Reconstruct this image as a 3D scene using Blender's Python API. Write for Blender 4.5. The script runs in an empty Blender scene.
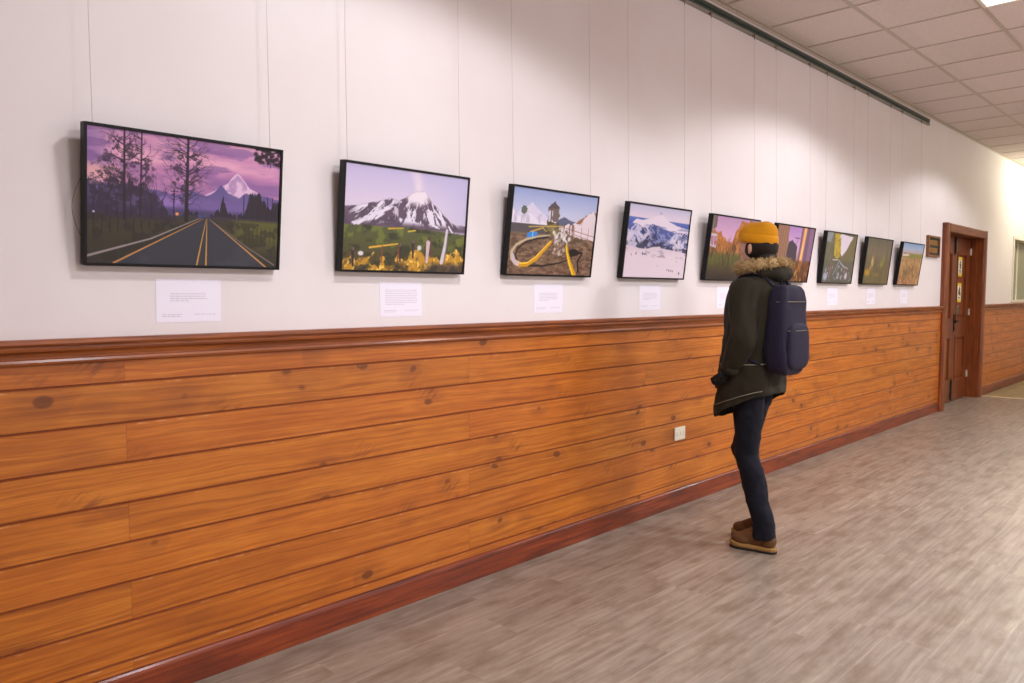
import bpy, bmesh, math, random
import numpy as np
from mathutils import Vector, Matrix, noise as mnoise
PI = math.pi
sc = bpy.context.scene
COL = sc.collection

# ------------------------------------------------------------------ camera
cam_d = bpy.data.cameras.new('camera'); cam = bpy.data.objects.new('camera', cam_d); COL.objects.link(cam)
cam_d.sensor_width = 36.0; cam_d.sensor_fit = 'HORIZONTAL'; cam_d.lens = 762.867/1024*36; cam_d.clip_start = .05
Rr = Vector((0.714510974, 0.699624186, 0.000258078753)); Uu = Vector((-0.0437373, 0.04429979, 0.99806041)); Ff = Vector((-0.69825577, 0.7131364, -0.06225236))
M = Matrix((Rr, Uu, -Ff)).transposed().to_4x4(); M.translation = Vector((2.6124, 0, 1.35))
cam.matrix_world = M
sc.camera = cam

# ------------------------------------------------------------------ colour management, world, lamps
sc.view_settings.view_transform = 'Standard'; sc.view_settings.look = 'None'; sc.view_settings.gamma = 1
sc.view_settings.use_curve_mapping = False; sc.view_settings.exposure = 0.20
w = bpy.data.worlds.new('world'); sc.world = w; w.use_nodes = True
w.node_tree.nodes['Background'].inputs[0].default_value = (.9, .88, .9, 1); w.node_tree.nodes['Background'].inputs[1].default_value = 0.3

def area_lamp(name, loc, sx, sy, watts, color, spread=160, rot=(0, 0, 0)):
    l = bpy.data.lights.new(name, 'AREA'); l.shape = 'RECTANGLE'; l.size = sx; l.size_y = sy
    l.energy = watts; l.color = color; l.spread = math.radians(spread)
    o = bpy.data.objects.new(name, l); COL.objects.link(o); o.location = loc; o.rotation_euler = rot
    return o
COOL = (.98, .965, 1.03); WARM = (1.0, .93, .72)
ZC = 3.256
GX0, GX = .5946, .6123; GY0, GY = 5.30, .6207
def cell(i, j): return (GX0+(i+.5)*GX, GY0+(j+.5)*GY)     # centre of a ceiling cell
PANELS = [  # cell i, cell j, watts, colour
    (1, -6, 136, COOL), (1, 0, 136, COOL), (1, 6, 112, COOL),
    (5, -6, 105, COOL), (5, 0, 150, COOL), (5, 6, 60, COOL), (5, 12, 40, WARM)]  # outer row: unseen panels, added for ambient light and a brighter floor
def panel_lamp(x, y, wt, c):            # louvred panel: even light inside a wide cone, cut off near the ceiling
    l = bpy.data.lights.new('panel_light', 'SPOT'); l.energy = wt; l.color = c; l.spot_size = math.radians(146); l.spot_blend = .20; l.shadow_soft_size = .16
    o = bpy.data.objects.new('panel_light', l); COL.objects.link(o); o.location = (x, y, ZC-.02)
for (i, j, wt, c) in PANELS:
    x, y = cell(i, j)
    if i == 1: panel_lamp(x, y, wt, c)
    else: area_lamp('panel_light', (x, y, ZC-.016), .54, .55, wt, c, 165)  # added fill lamp of the unseen outer row

# ------------------------------------------------------------------ helpers
def srgb(r, g, b):
    f = lambda c: (c/255)/12.92 if c/255 <= .04045 else ((c/255+.055)/1.055)**2.4
    return (f(r), f(g), f(b), 1)

class MB:
    """collects shapes, builds ONE mesh object"""
    def __init__(s): s.v = []; s.f = []
    def add(s, vs, fs):
        n = len(s.v); s.v += [tuple(v) for v in vs]; s.f += [tuple(i+n for i in f) for f in fs]; return s
    def box(s, x0, x1, y0, y1, z0, z1):
        return s.add([(x0,y0,z0),(x1,y0,z0),(x1,y1,z0),(x0,y1,z0),(x0,y0,z1),(x1,y0,z1),(x1,y1,z1),(x0,y1,z1)],
                     [(0,3,2,1),(4,5,6,7),(0,1,5,4),(1,2,6,5),(2,3,7,6),(3,0,4,7)])
    def cyl(s, p0, p1, r0, r1=None, n=16):
        return s.tube([p0, p1], [r0, r0 if r1 is None else r1], n)
    def tube(s, pts, rs, n=10, cap=True):
        pts = [Vector(p) for p in pts]
        if not hasattr(rs, '__len__'): rs = [rs]*len(pts)
        t = (pts[1]-pts[0]).normalized(); a = t.orthogonal().normalized(); vs = []; fs = []
        for i, p in enumerate(pts):
            tt = ((pts[min(i+1, len(pts)-1)]-pts[max(i-1, 0)])).normalized()
            a = (a-tt*a.dot(tt)).normalized(); b = tt.cross(a)
            for k in range(n):
                th = 2*PI*k/n; vs.append(p+(a*math.cos(th)+b*math.sin(th))*rs[i])
        for i in range(len(pts)-1):
            for k in range(n):
                k2 = (k+1) % n; fs.append((i*n+k, i*n+k2, (i+1)*n+k2, (i+1)*n+k))
        if cap: fs.append(tuple(range(n-1, -1, -1))); fs.append(tuple((len(pts)-1)*n+k for k in range(n)))
        return s.add(vs, fs)
    def loft(s, rings, cap=True, close=False):
        n = len(rings[0]); vs = [v for r in rings for v in r]; fs = []
        for i in range(len(rings)-1):
            for k in range(n):
                k2 = (k+1) % n; fs.append((i*n+k, i*n+k2, (i+1)*n+k2, (i+1)*n+k))
        if cap: fs.append(tuple(range(n-1, -1, -1))); fs.append(tuple((len(rings)-1)*n+k for k in range(n)))
        return s.add(vs, fs)
    def prof(s, pts, y0, y1):
        """closed x,z outline extruded along y"""
        n = len(pts)
        return s.loft([[(x, y0, z) for x, z in pts], [(x, y1, z) for x, z in pts]])
    def ball(s, c, rx, ry, rz, nu=20, nv=14, fn=None):
        vs = []; fs = []; c = Vector(c)
        for j in range(nv+1):
            ph = PI*j/nv
            for i in range(nu):
                th = 2*PI*i/nu; d = Vector((math.sin(ph)*math.cos(th), math.sin(ph)*math.sin(th), math.cos(ph)))
                k = fn(d) if fn else 1
                vs.append(c+Vector((d.x*rx*k, d.y*ry*k, d.z*rz*k)))
        for j in range(nv):
            for i in range(nu):
                i2 = (i+1) % nu; fs.append((j*nu+i, (j+1)*nu+i, (j+1)*nu+i2, j*nu+i2))
        return s.add(vs, fs)
    def build(s, name, m=None, parent=None, smooth=False, bevel=0, weld=True):
        me = bpy.data.meshes.new(name); bm = bmesh.new()
        bv = [bm.verts.new(v) for v in s.v]
        for f in s.f:
            try: bm.faces.new([bv[i] for i in f])
            except ValueError: pass
        if weld: bmesh.ops.remove_doubles(bm, verts=bm.verts, dist=1e-6)
        
        bmesh.ops.recalc_face_normals(bm, faces=bm.faces)
        if bevel: bmesh.ops.bevel(bm, geom=[e for e in bm.edges if e.is_manifold and e.calc_face_angle(0) > .5], offset=bevel, segments=2, affect='EDGES', profile=.6)
        bm.to_mesh(me); bm.free()
        if smooth:
            me.polygons.foreach_set('use_smooth', [True]*len(me.polygons))
        if m: me.materials.append(m)
        o = bpy.data.objects.new(name, me); COL.objects.link(o)
        if parent: o.parent = parent
        return o

def empty(name, loc=(0, 0, 0), rz=0, parent=None):
    o = bpy.data.objects.new(name, None); COL.objects.link(o); o.location = loc; o.rotation_euler = (0, 0, rz)
    o.empty_display_size = .1
    if parent: o.parent = parent
    return o
def tag(o, label=None, cat=None, group=None, kind=None):
    for k, v in (('label', label), ('category', cat), ('group', group), ('kind', kind)):
        if v: o[k] = v
    return o
def struct(o): o['kind'] = 'structure'; return o

# ------------------------------------------------------------------ materials
class Mat:
    def __init__(s, name, rough=.6, base=(.8, .8, .8, 1), coat=0, spec=.5):
        s.m = bpy.data.materials.new(name); s.m.use_nodes = True; s.t = s.m.node_tree; s.b = s.t.nodes['Principled BSDF']
        s.b.inputs['Base Color'].default_value = base; s.b.inputs['Roughness'].default_value = rough
        s.b.inputs['Specular IOR Level'].default_value = spec
        if coat: s.b.inputs['Coat Weight'].default_value = coat; s.b.inputs['Coat Roughness'].default_value = .15
        s._p = None
    def n(s, ty, **kw):
        x = s.t.nodes.new(ty)
        for k, v in kw.items(): setattr(x, k, v)
        return x
    def set(s, sock, v):
        if isinstance(v, bpy.types.NodeSocket): s.t.links.new(v, sock)
        else: sock.default_value = v
    @property
    def P(s):
        if s._p is None: s._p = s.n('ShaderNodeTexCoord').outputs['Object']
        return s._p
    def xyz(s, v=None):
        x = s.n('ShaderNodeSeparateXYZ'); s.set(x.inputs[0], v or s.P); return x.outputs[:]
    def comb(s, a, b, c):
        x = s.n('ShaderNodeCombineXYZ')
        for i, v in enumerate((a, b, c)): s.set(x.inputs[i], v)
        return x.outputs[0]
    def ma(s, op, a, b=0., c=0., clamp=False):
        x = s.n('ShaderNodeMath', operation=op); x.use_clamp = clamp
        for i, v in enumerate((a, b, c)):
            if i < len(x.inputs): s.set(x.inputs[i], v)
        return x.outputs[0]
    def noise(s, vec, scale=1, detail=3, rough=.55, dist=0):
        x = s.n('ShaderNodeTexNoise'); s.set(x.inputs['Vector'], vec); x.inputs['Scale'].default_value = scale
        x.inputs['Detail'].default_value = detail; x.inputs['Roughness'].default_value = rough; x.inputs['Distortion'].default_value = dist
        return x.outputs[0]
    def white(s, vec):
        x = s.n('ShaderNodeTexWhiteNoise', noise_dimensions='3D'); s.set(x.inputs['Vector'], vec); return x.outputs['Value']
    def voro(s, vec, scale=1, rnd=1):
        x = s.n('ShaderNodeTexVoronoi'); s.set(x.inputs['Vector'], vec); x.inputs['Scale'].default_value = scale
        x.inputs['Randomness'].default_value = rnd
        return x.outputs['Distance'], x.outputs['Color']
    def ramp(s, fac, stops):
        x = s.n('ShaderNodeValToRGB'); s.set(x.inputs[0], fac); e = x.color_ramp.elements
        while len(e) > 1: e.remove(e[-1])
        e[0].position = stops[0][0]; e[0].color = stops[0][1]
        for p, c in stops[1:]:
            k = e.new(p); k.color = c
        return x.outputs[0]
    def mix(s, f, a, b, mode='MIX'):
        x = s.n('ShaderNodeMix', data_type='RGBA', blend_type=mode); s.set(x.inputs[0], f); s.set(x.inputs[6], a); s.set(x.inputs[7], b)
        return x.outputs[2]
    def mapr(s, v, a, b, c=0., d=1.):
        x = s.n('ShaderNodeMapRange'); 
        for i, q in enumerate((v, a, b, c, d)): s.set(x.inputs[i], q)
        return x.outputs[0]
    def col(s, v): s.set(s.b.inputs['Base Color'], v); return s
    def ro(s, v): s.set(s.b.inputs['Roughness'], v); return s
    def bump(s, h, strength=.2, dist=.01):
        x = s.n('ShaderNodeBump'); x.inputs['Strength'].default_value = strength; x.inputs['Distance'].default_value = dist
        s.set(x.inputs['Height'], h); s.t.links.new(x.outputs[0], s.b.inputs['Normal']); return s

def plain(name, rgb, rough=.6, metal=0, coat=0, nscale=60, amt=.08, bump=0, spec=.5):
    k = Mat(name, rough, coat=coat, spec=spec); n = k.noise(k.P, nscale, 3)
    c = srgb(*rgb); lo = tuple(q*(1-amt) for q in c[:3])+(1,); hi = tuple(min(1, q*(1+amt)) for q in c[:3])+(1,)
    k.col(k.mix(n, lo, hi)); k.b.inputs['Metallic'].default_value = metal
    if bump: k.bump(n, bump, .004)
    return k.m

# painted plaster
k = Mat('white_plaster', .75, spec=.3)
n1 = k.noise(k.P, 1.1, 4, .6); n2 = k.noise(k.P, 220, 2)
k.col(k.mix(k.mapr(n1, .3, .7), srgb(228, 220, 218), srgb(233, 228, 227)))
k.bump(k.ma('ADD', k.ma('MULTIPLY', n1, 2.), k.ma('MULTIPLY', n2, .25)), .12, .004)
PLASTER = k.m

# knotty pine boards laid along y
BP = .1309; Z0 = .1505
def pine_mat():
    k = Mat('knotty_pine', .45, coat=.08, spec=.4)
    x, y, z = k.xyz()
    b = k.ma('FLOOR', k.ma('DIVIDE', k.ma('SUBTRACT', z, Z0), BP))
    odd = k.ma('MODULO', k.ma('ADD', b, 20.), 2.)
    seg = k.ma('DIVIDE', k.ma('ADD', k.ma('SUBTRACT', y, .873), k.ma('MULTIPLY', k.ma('SUBTRACT', 1., odd), 1.42)), 2.916)
    sid = k.ma('FLOOR', seg)
    r = k.white(k.comb(b, sid, 3.3)); r2 = k.white(k.comb(b, sid, 9.1))
    yo = k.ma('ADD', y, k.ma('MULTIPLY', r, 40.)); zo = k.ma('ADD', z, k.ma('MULTIPLY', r2, 7.))
    warp = k.noise(k.comb(0., k.ma('MULTIPLY', yo, 1.6), k.ma('MULTIPLY', zo, 6.)), 1, 2)
    zw = k.ma('ADD', zo, k.ma('MULTIPLY', warp, .05))
    grain = k.noise(k.comb(0., k.ma('MULTIPLY', yo, 1.3), k.ma('MULTIPLY', zw, 75.)), 1, 4, .6, .4)
    fine = k.noise(k.comb(0., k.ma('MULTIPLY', yo, 9.), k.ma('MULTIPLY', zw, 260.)), 1, 2)
    blotch = k.noise(k.comb(0., k.ma('MULTIPLY', yo, 2.2), k.ma('MULTIPLY', zo, 9.)), 1, 3)
    c = k.ramp(grain, [(.30, srgb(148, 78, 20)), (.5, srgb(188, 106, 30)), (.70, srgb(204, 126, 42))])
    c = k.mix(k.mapr(fine, .45, .62, 0., .4), c, srgb(156, 82, 24))
    c = k.mix(k.mapr(blotch, .48, .75, 0., .5), c, srgb(150, 78, 22))
    c = k.mix(k.mapr(blotch, .45, .2, 0., .35), c, srgb(222, 146, 62))
    tint = k.mapr(r, 0., 1., .95, 1.05)
    c = k.mix(1., c, k.comb(tint, k.ma('MULTIPLY', tint, k.mapr(r2, 0., 1., .94, 1.04)), tint), 'MULTIPLY')
    # knots
    kv = k.comb(0., k.ma('MULTIPLY', k.ma('ADD', yo, k.ma('MULTIPLY', warp, .12)), 5.6), k.ma('MULTIPLY', zw, 8.5))
    d, cc = k.voro(kv, 1, 1)
    pick = k.xyz(cc)
    size = k.mapr(pick[0], .30, 1., .02, .17)
    core = k.mapr(k.ma('SUBTRACT', d, size), -.035, .02, 1., 0.)
    halo = k.mapr(k.ma('SUBTRACT', d, k.ma('MULTIPLY', size, 3.0)), -.15, .1, 1., 0.)
    has = k.ma('GREATER_THAN', pick[0], .36)
    c = k.mix(k.ma('MULTIPLY', k.ma('MULTIPLY', halo, has), k.mapr(grain, .3, .6, .75, .15)), c, srgb(140, 76, 28))
    c = k.mix(k.ma('MULTIPLY', k.ma('MULTIPLY', core, has), .75), c, srgb(92, 46, 18))
    # feathery diagonal figure round some knots
    fd, fc = k.voro(k.comb(0., k.ma('MULTIPLY', k.ma('ADD', yo, k.ma('MULTIPLY', zw, .8)), 3.6), k.ma('MULTIPLY', zw, 4.2)), 1, 1)
    fp = k.xyz(fc)
    fig = k.noise(k.comb(0., k.ma('MULTIPLY', k.ma('ADD', yo, k.ma('MULTIPLY', zw, -1.2)), 38.), k.ma('MULTIPLY', zw, 18.)), 1, 3)
    fm = k.ma('MULTIPLY', k.ma('MULTIPLY', k.mapr(fd, .12, .34, 1., 0.), k.ma('GREATER_THAN', fp[1], .3)), k.mapr(fig, .48, .62, 0., 1.))
    c = k.mix(k.ma('MULTIPLY', fm, .85), c, srgb(128, 68, 26))
    # stain settled in the joints, thin seams at butt joints
    fz = k.ma('FRACT', k.ma('DIVIDE', k.ma('SUBTRACT', z, Z0), BP))
    ed = k.ma('MINIMUM', fz, k.ma('SUBTRACT', 1., fz))
    c = k.mix(k.mapr(ed, .015, .05, .9, 0.), c, srgb(122, 54, 16))
    sc2 = k.noise(k.comb(0., k.ma('MULTIPLY', y, 14.), k.ma('MULTIPLY', b, 3.7)), 1, 3)
    c = k.mix(k.ma('MULTIPLY', k.ma('MULTIPLY', k.mapr(k.ma('ABSOLUTE', k.ma('SUBTRACT', fz, .94)), .0, .03, 1., 0.), k.mapr(sc2, .55, .68)), .55), c, srgb(228, 168, 112))
    fy = k.ma('FRACT', seg); es = k.ma('MINIMUM', fy, k.ma('SUBTRACT', 1., fy))
    c = k.mix(k.mapr(es, .0003, .0009, .3, 0.), c, srgb(110, 52, 18))
    k.col(c); k.ro(k.mapr(grain, .2, .8, .46, .34)); k.bump(k.ma('ADD', grain, k.ma('MULTIPLY', fine, .5)), .10, .002)
    return k.m
PINE = pine_mat()

def stained(name, dark, mid, light, axis='y', rough=.42, coat=.12, sc=1.):
    k = Mat(name, rough, coat=coat); x, y, z = k.xyz()
    a, b_, c_ = (y, z, x) if axis == 'y' else (z, y, x)
    g = k.noise(k.comb(k.ma('MULTIPLY', a, 2.5*sc), k.ma('MULTIPLY', b_, 60.*sc), k.ma('MULTIPLY', c_, 60.*sc)), 1, 4, .6, .5)
    bl = k.noise(k.comb(k.ma('MULTIPLY', a, 3.), k.ma('MULTIPLY', b_, 14.), k.ma('MULTIPLY', c_, 14.)), 1, 3)
    c = k.ramp(g, [(.28, srgb(*dark)), (.5, srgb(*mid)), (.75, srgb(*light))])
    c = k.mix(k.mapr(bl, .5, .72, 0., .75), c, srgb(*dark))
    k.col(c); k.bump(g, .12, .002); return k.m
RAIL_W = stained('rail_wood', (100, 44, 6), (140, 70, 14), (174, 96, 28))
SKIRT_W = stained('skirting_wood', (74, 28, 12), (122, 48, 15), (152, 70, 27))
DOOR_W = stained('door_wood', (82, 32, 7), (116, 52, 13), (140, 68, 21), axis='z')
JAMB_W = stained('jamb_wood', (88, 37, 8), (124, 58, 14), (154, 82, 26), axis='z')
HEAD_W = stained('head_wood', (88, 37, 8), (124, 58, 14), (154, 82, 26), axis='y')

# vinyl planks along y
def floor_mat():
    k = Mat('vinyl_planks', .42, spec=.6)
    x, y, z = k.xyz()
    W = .177
    px = k.ma('DIVIDE', k.ma('ADD', x, -.902+W*40), W); row = k.ma('FLOOR', px)
    off = k.white(k.comb(row, 1.7, 0.))
    py = k.ma('ADD', k.ma('DIVIDE', y, 1.22), off); seg = k.ma('FLOOR', py)
    r = k.white(k.comb(row, seg, 5.)); r2 = k.white(k.comb(row, seg, 8.))
    yo = k.ma('ADD', y, k.ma('MULTIPLY', r, 30.)); xo = k.ma('ADD', x, k.ma('MULTIPLY', r2, 9.))
    wv = k.noise(k.comb(k.ma('MULTIPLY', xo, 5.), k.ma('MULTIPLY', yo, 1.5), 0.), 1, 2)
    xw = k.ma('ADD', xo, k.ma('MULTIPLY', wv, .05))
    g = k.noise(k.comb(k.ma('MULTIPLY', xw, 42.), k.ma('MULTIPLY', yo, 1.7), 0.), 1, 5, .62, .3)
    f = k.noise(k.comb(k.ma('MULTIPLY', xw, 170.), k.ma('MULTIPLY', yo, 12.), 0.), 1, 3)
    bl = k.noise(k.comb(k.ma('MULTIPLY', xo, 12.), k.ma('MULTIPLY', yo, 4.), 0.), 1, 4, .6)
    c = k.ramp(g, [(.25, srgb(112, 97, 82)), (.45, srgb(140, 126, 112)), (.6, srgb(154, 141, 124)), (.78, srgb(180, 168, 151))])
    c = k.mix(k.mapr(bl, .45, .66, 0., .75), c, srgb(106, 88, 68))
    c = k.mix(k.ma('MULTIPLY', f, .25), c, srgb(162, 148, 134))
    t = k.mapr(r, 0., 1., .9, 1.07); c = k.mix(1., c, k.comb(t, t, t), 'MULTIPLY')
    d, cc = k.voro(k.comb(k.ma('MULTIPLY', xw, 7.), k.ma('MULTIPLY', yo, 2.), 0.), 1, 1); p = k.xyz(cc)
    c = k.mix(k.ma('MULTIPLY', k.mapr(d, .03, .11, .6, 0.), k.ma('GREATER_THAN', p[0], .55)), c, srgb(104, 90, 78))
    fx = k.ma('FRACT', px); ex = k.ma('MINIMUM', fx, k.ma('SUBTRACT', 1., fx))
    fy = k.ma('FRACT', py); ey = k.ma('MINIMUM', fy, k.ma('SUBTRACT', 1., fy))
    hl = k.ma('MAXIMUM', k.mapr(fx, .012, .055, .38, 0.), k.mapr(fy, .0015, .005, .28, 0.))
    c = k.mix(hl, c, srgb(172, 160, 146))
    e = k.ma('MINIMUM', ex, k.ma('MULTIPLY', ey, 7.))
    c = k.mix(k.mapr(e, .005, .014, .25, 0.), c, srgb(110, 98, 88))
    k.col(c); k.ro(k.mapr(g, .2, .8, .42, .30)); k.bump(k.ma('ADD', g, k.mapr(e, .004, .02, -1., 0.)), .12, .002)
    return k.m
FLOOR = floor_mat()
k = Mat('hall_vinyl', .4); n = k.noise(k.P, 7, 4, .6, 1.2); x, y, z = k.xyz()
fx = k.ma('FRACT', k.ma('DIVIDE', x, .33)); fy = k.ma('FRACT', k.ma('DIVIDE', y, .33))
e = k.ma('MINIMUM', k.ma('MINIMUM', fx, k.ma('SUBTRACT', 1., fx)), k.ma('MINIMUM', fy, k.ma('SUBTRACT', 1., fy)))
c = k.ramp(n, [(.3, srgb(112, 98, 66)), (.5, srgb(142, 128, 92)), (.7, srgb(164, 152, 116))])
k.col(k.mix(k.mapr(e, .01, .02, .5, 0.), c, srgb(100, 90, 66))); HALL = k.m

k = Mat('ceiling_tile', .9, spec=.1); n = k.noise(k.P, 160, 3, .7); n0 = k.noise(k.P, 1.3, 2)
x, y, z = k.xyz()
ci = k.white(k.comb(k.ma('FLOOR', k.ma('DIVIDE', k.ma('SUBTRACT', x, GX0-6.), GX)), k.ma('FLOOR', k.ma('DIVIDE', k.ma('SUBTRACT', y, GY0-60.8), GY)), 2.))
c = k.mix(k.mapr(n, .38, .5, .5, 0.), srgb(226, 214, 208), srgb(190, 176, 168))
t = k.mapr(ci, 0., 1., .95, 1.02); c = k.mix(1., c, k.comb(t, t, t), 'MULTIPLY')
k.col(c); k.bump(n, .25, .003); TILE = k.m
TBAR = plain('grid_paint', (190, 178, 164), .5)
TRACKM = plain('track_paint', (58, 74, 68), .4, metal=.3)
TRACKL = plain('track_lip', (150, 146, 138), .4, metal=.3)
WIRE = plain('cord_nylon', (196, 188, 184), .4)
HOOKM = plain('hook_metal', (150, 142, 130), .35, metal=.7)
BLACK = plain('black_frame', (13, 12, 13), .45, spec=.25)
BACKM = plain('backing_board', (70, 56, 44), .8)
PAPER = plain('card_paper', (240, 236, 248), .8, amt=.02)
INK = plain('grey_ink', (202, 194, 206), .8)
CREAM = plain('cream_plastic', (222, 216, 196), .35)
DARKHOLE = plain('dark_hole', (30, 26, 22), .7)
STRIP = plain('brass_strip', (214, 196, 160), .35, metal=.4)
IRON = plain('green_iron', (46, 52, 44), .45, metal=.5)
HINGE = plain('pale_hinge', (190, 186, 172), .4, metal=.3)
WHITEP = plain('white_gloss', (232, 226, 214), .4)

# ------------------------------------------------------------------ room shell
YA, YB, XR = -2.6, 16.8, 5.5
DY0, DY1, DZ = 9.775, 11.335, 2.06           # door opening
WY0, WZ0, WZ1 = 13.13, 1.232, 2.193         # window beyond the door
fl = MB(); fl.box(0, XR, YA, 11.56, -.12, 0); fl.box(-.25, 0, DY0-.02, DY1+.02, -.12, 0); struct(fl.build('floor', FLOOR))
struct(MB().box(0, XR, 11.60, YB, -.12, 0).build('floor_hall', HALL))
b = MB(); b.prof([(0, 0), (0, .003), ], 0, 1) if False else None
st = MB()
vs = [(11.555, 0), (11.555, .003), (11.57, .008), (11.59, .008), (11.605, .003), (11.605, 0), (11.60, -.05), (11.56, -.05)]
st.loft([[(.012, y, z) for y, z in vs], [(XR, y, z) for y, z in vs]]); struct(st.build('trim_1', STRIP))
wl = MB(); T = .25
wl.box(-T, 0, YA, DY0-.02, -.02, 3.40); wl.box(-T, 0, DY0-.02, DY1+.02, 2.08, 3.40); wl.box(-T, 0, DY1+.02, WY0, -.02, 3.40)
wl.box(-T, 0, WY0, WY0+1.6, -.02, WZ0); wl.box(-T, 0, WY0, WY0+1.6, WZ1, 3.40); wl.box(-T, 0, WY0+1.6, YB, -.02, 3.40)
struct(wl.build('wall_left', PLASTER))
struct(MB().box(XR, XR+.15, YA, YB, -.02, 3.40).build('wall_right', PLASTER))
struct(MB().box(-T, XR+.15, YA-.15, YA, -.02, 3.40).build('wall_back', PLASTER))
struct(MB().box(-T, XR+.15, YB, YB+.15, -.02, 3.40).build('wall_front', PLASTER))
struct(MB().box(0, XR, YA, YB, ZC+.004, ZC+.1).build('ceiling', TILE))
# suspended grid: bars flush under the tiles and the angle along the wall
g = MB()
i = 0
xs = []
x = GX0
while x < XR-.05: xs.append(x); x += GX
for x in xs: g.box(x-.012, x+.012, YA, YB, ZC-.002, ZC+.006)
j = -30
while True:
    y = GY0+j*GY; j += 1
    if y < YA: continue
    if y > YB: break
    for x0, x1 in zip([.02]+xs, xs+[XR]): g.box(x0+.012 if x0 > .1 else x0, x1-.012, y-.009, y+.009, ZC-.001, ZC+.006)
g.box(0, .022, YA, YB, ZC-.003, ZC+.004); g.box(0, .002, YA, YB, ZC-.024, ZC+.004)
struct(g.build('trim_2', TBAR))

# wainscot boards: one outline with V joints, extruded along the wall
def board_outline():
    pts = [(.0, .09), (.014, .09)]
    z = Z0
    lines = []
    while z < 1.12: lines.append(z); z += BP
    for z in lines: pts += [(.014, z-.0035), (.0105, z-.001), (.0105, z+.001), (.014, z+.0035)]
    pts += [(.014, 1.140), (.0, 1.140)]
    return pts
RAILP = [(0, 1.2065), (.041, 1.2065), (.048, 1.2025), (.049, 1.194), (.045, 1.188), (.040, 1.186), (.040, 1.183), (.043, 1.179), (.041, 1.172), (.033, 1.168), (.028, 1.162),
         (.025, 1.154), (.025, 1.149), (.030, 1.146), (.032, 1.139), (.030, 1.132), (.024, 1.129), (0, 1.129)]
RAILP = [(x, z+.0072) for x, z in RAILP]
SKIRTP = [(0, 0), (.020, 0), (.022, .004), (.022, .096), (.020, .104), (.014, .110), (.0145, .116), (.006, .124), (0, .124)]
TRIM_O0, TRIM_O1 = 9.655, 11.45
k_ = 0
for (a, b2) in ((YA, TRIM_O0), (TRIM_O1, YB)):
    k_ += 1
    struct(MB().prof(board_outline(), a, b2).build('wall_left_panelling_%s' % ('near' if k_ == 1 else 'far'), PINE))
    struct(MB().prof(RAILP, a, b2+(.012 if k_ == 1 else 0)).build('trim_%d' % (2+k_), RAIL_W))
    struct(MB().prof(SKIRTP, a, b2+(.01 if k_ == 1 else 0)).build('baseboard_left_%s' % ('near' if k_ == 1 else 'far'), SKIRT_W, bevel=0))
struct(MB().box(XR-.02, XR, YA, YB, 0, .1).build('baseboard_right', SKIRT_W))

# ------------------------------------------------------------------ door
PR = .055
fr = MB()
def post_ring(z, y0, y1, r=.02):      # rounded front post, closed outline at height z
    return [(-.15, y0, z), (-.15, y1, z), (PR-r, y1, z), (PR-r*.3, y1-r*.3, z), (PR, y1-r, z), (PR, y0+r, z), (PR-r*.3, y0+r*.3, z), (PR-r, y0, z)]
ff = MB(); 
ff.loft([post_ring(0, TRIM_O0, DY0), post_ring(2.16, TRIM_O0, DY0)]); ff.loft([post_ring(0, DY1, TRIM_O1), post_ring(2.16, DY1, TRIM_O1)])
door = struct(empty('door_1', (0, (DY0+DY1)/2, 0)))
OY = -(DY0+DY1)/2
def dshift(mb): mb.v = [(a, b+OY, c) for a, b, c in mb.v]; return mb
dshift(ff).build('door_jamb', JAMB_W, door)
hd = MB(); hd.loft([[(-.15, DY0, 2.06), (PR-.008, DY0, 2.06), (PR, DY0, 2.068), (PR, DY0, 2.152), (PR-.008, DY0, 2.16), (-.15, DY0, 2.16)],
                    [(-.15, DY1, 2.06), (PR-.008, DY1, 2.06), (PR, DY1, 2.068), (PR, DY1, 2.152), (PR-.008, DY1, 2.16), (-.15, DY1, 2.16)]])
dshift(hd).build('door_head', HEAD_W, door)
LX = -.11
def leaf(y0, y1, panels):
    m = MB(); m.box(LX-.045, LX-.018, y0, y1, .008, 2.056)          # core
    ys = [y0, panels[0][0], panels[0][1], y1]
    m.box(LX-.02, LX, y0, panels[0][0], .008, 2.056); m.box(LX-.02, LX, panels[0][1], y1, .008, 2.056)
    zz = [.008]+[q for p in panels for q in p[2:]]+[2.056]
    for a, b2 in zip(zz[0::2], zz[1::2]): m.box(LX-.02, LX, panels[0][0], panels[0][1], a, b2)
    o = dshift(m).build('door_leaf', DOOR_W, door)
    for (a, b2, c, d) in panels:
        q = MB()       # raised field and a bolection moulding round it
        for (m0, m1, xx) in ((0, .016, LX+.008), (.016, .028, LX+.002)):
            q.box(LX-.02, xx, a+m0, a+m1, c+m0, d-m0); q.box(LX-.02, xx, b2-m1, b2-m0, c+m0, d-m0)
            q.box(LX-.02, xx, a+m1, b2-m1, c+m0, c+m1); q.box(LX-.02, xx, a+m1, b2-m1, d-m1, d-m0)
        q.box(LX-.02, LX-.008, a+.06, b2-.06, c+.06, d-.06)
        dshift(q).build('panel_moulding', JAMB_W, o)
    return o
LY = 10.64
lf = leaf(DY0+.004, LY-.002, [(DY0+.1, LY-.13, .254, .831), (DY0+.1, LY-.13, 1.022, 1.868)])
rf = leaf(LY+.002, DY1-.004, [(10.735, 11.16, .254, .831), (10.735, 11.16, 1.022, 1.868)])
hb = MB(); hb.box(LX, LX+.006, LY-.05, LY-.01, .05, .3); hb.cyl((LX+.012, LY-.03, .02), (LX+.012, LY-.03, .28), .008)
hb.box(LX, LX+.02, LY-.055, LY-.005, .04, .07); tag(dshift(hb).build('flush_bolt', IRON, door), 'dark iron bolt at the foot of the door')
hb = MB(); hb.box(LX, LX+.006, LY-.05, LY-.01, 1.83, 2.05); hb.cyl((LX+.012, LY-.03, 1.85), (LX+.012, LY-.03, 2.055), .008)
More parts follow.
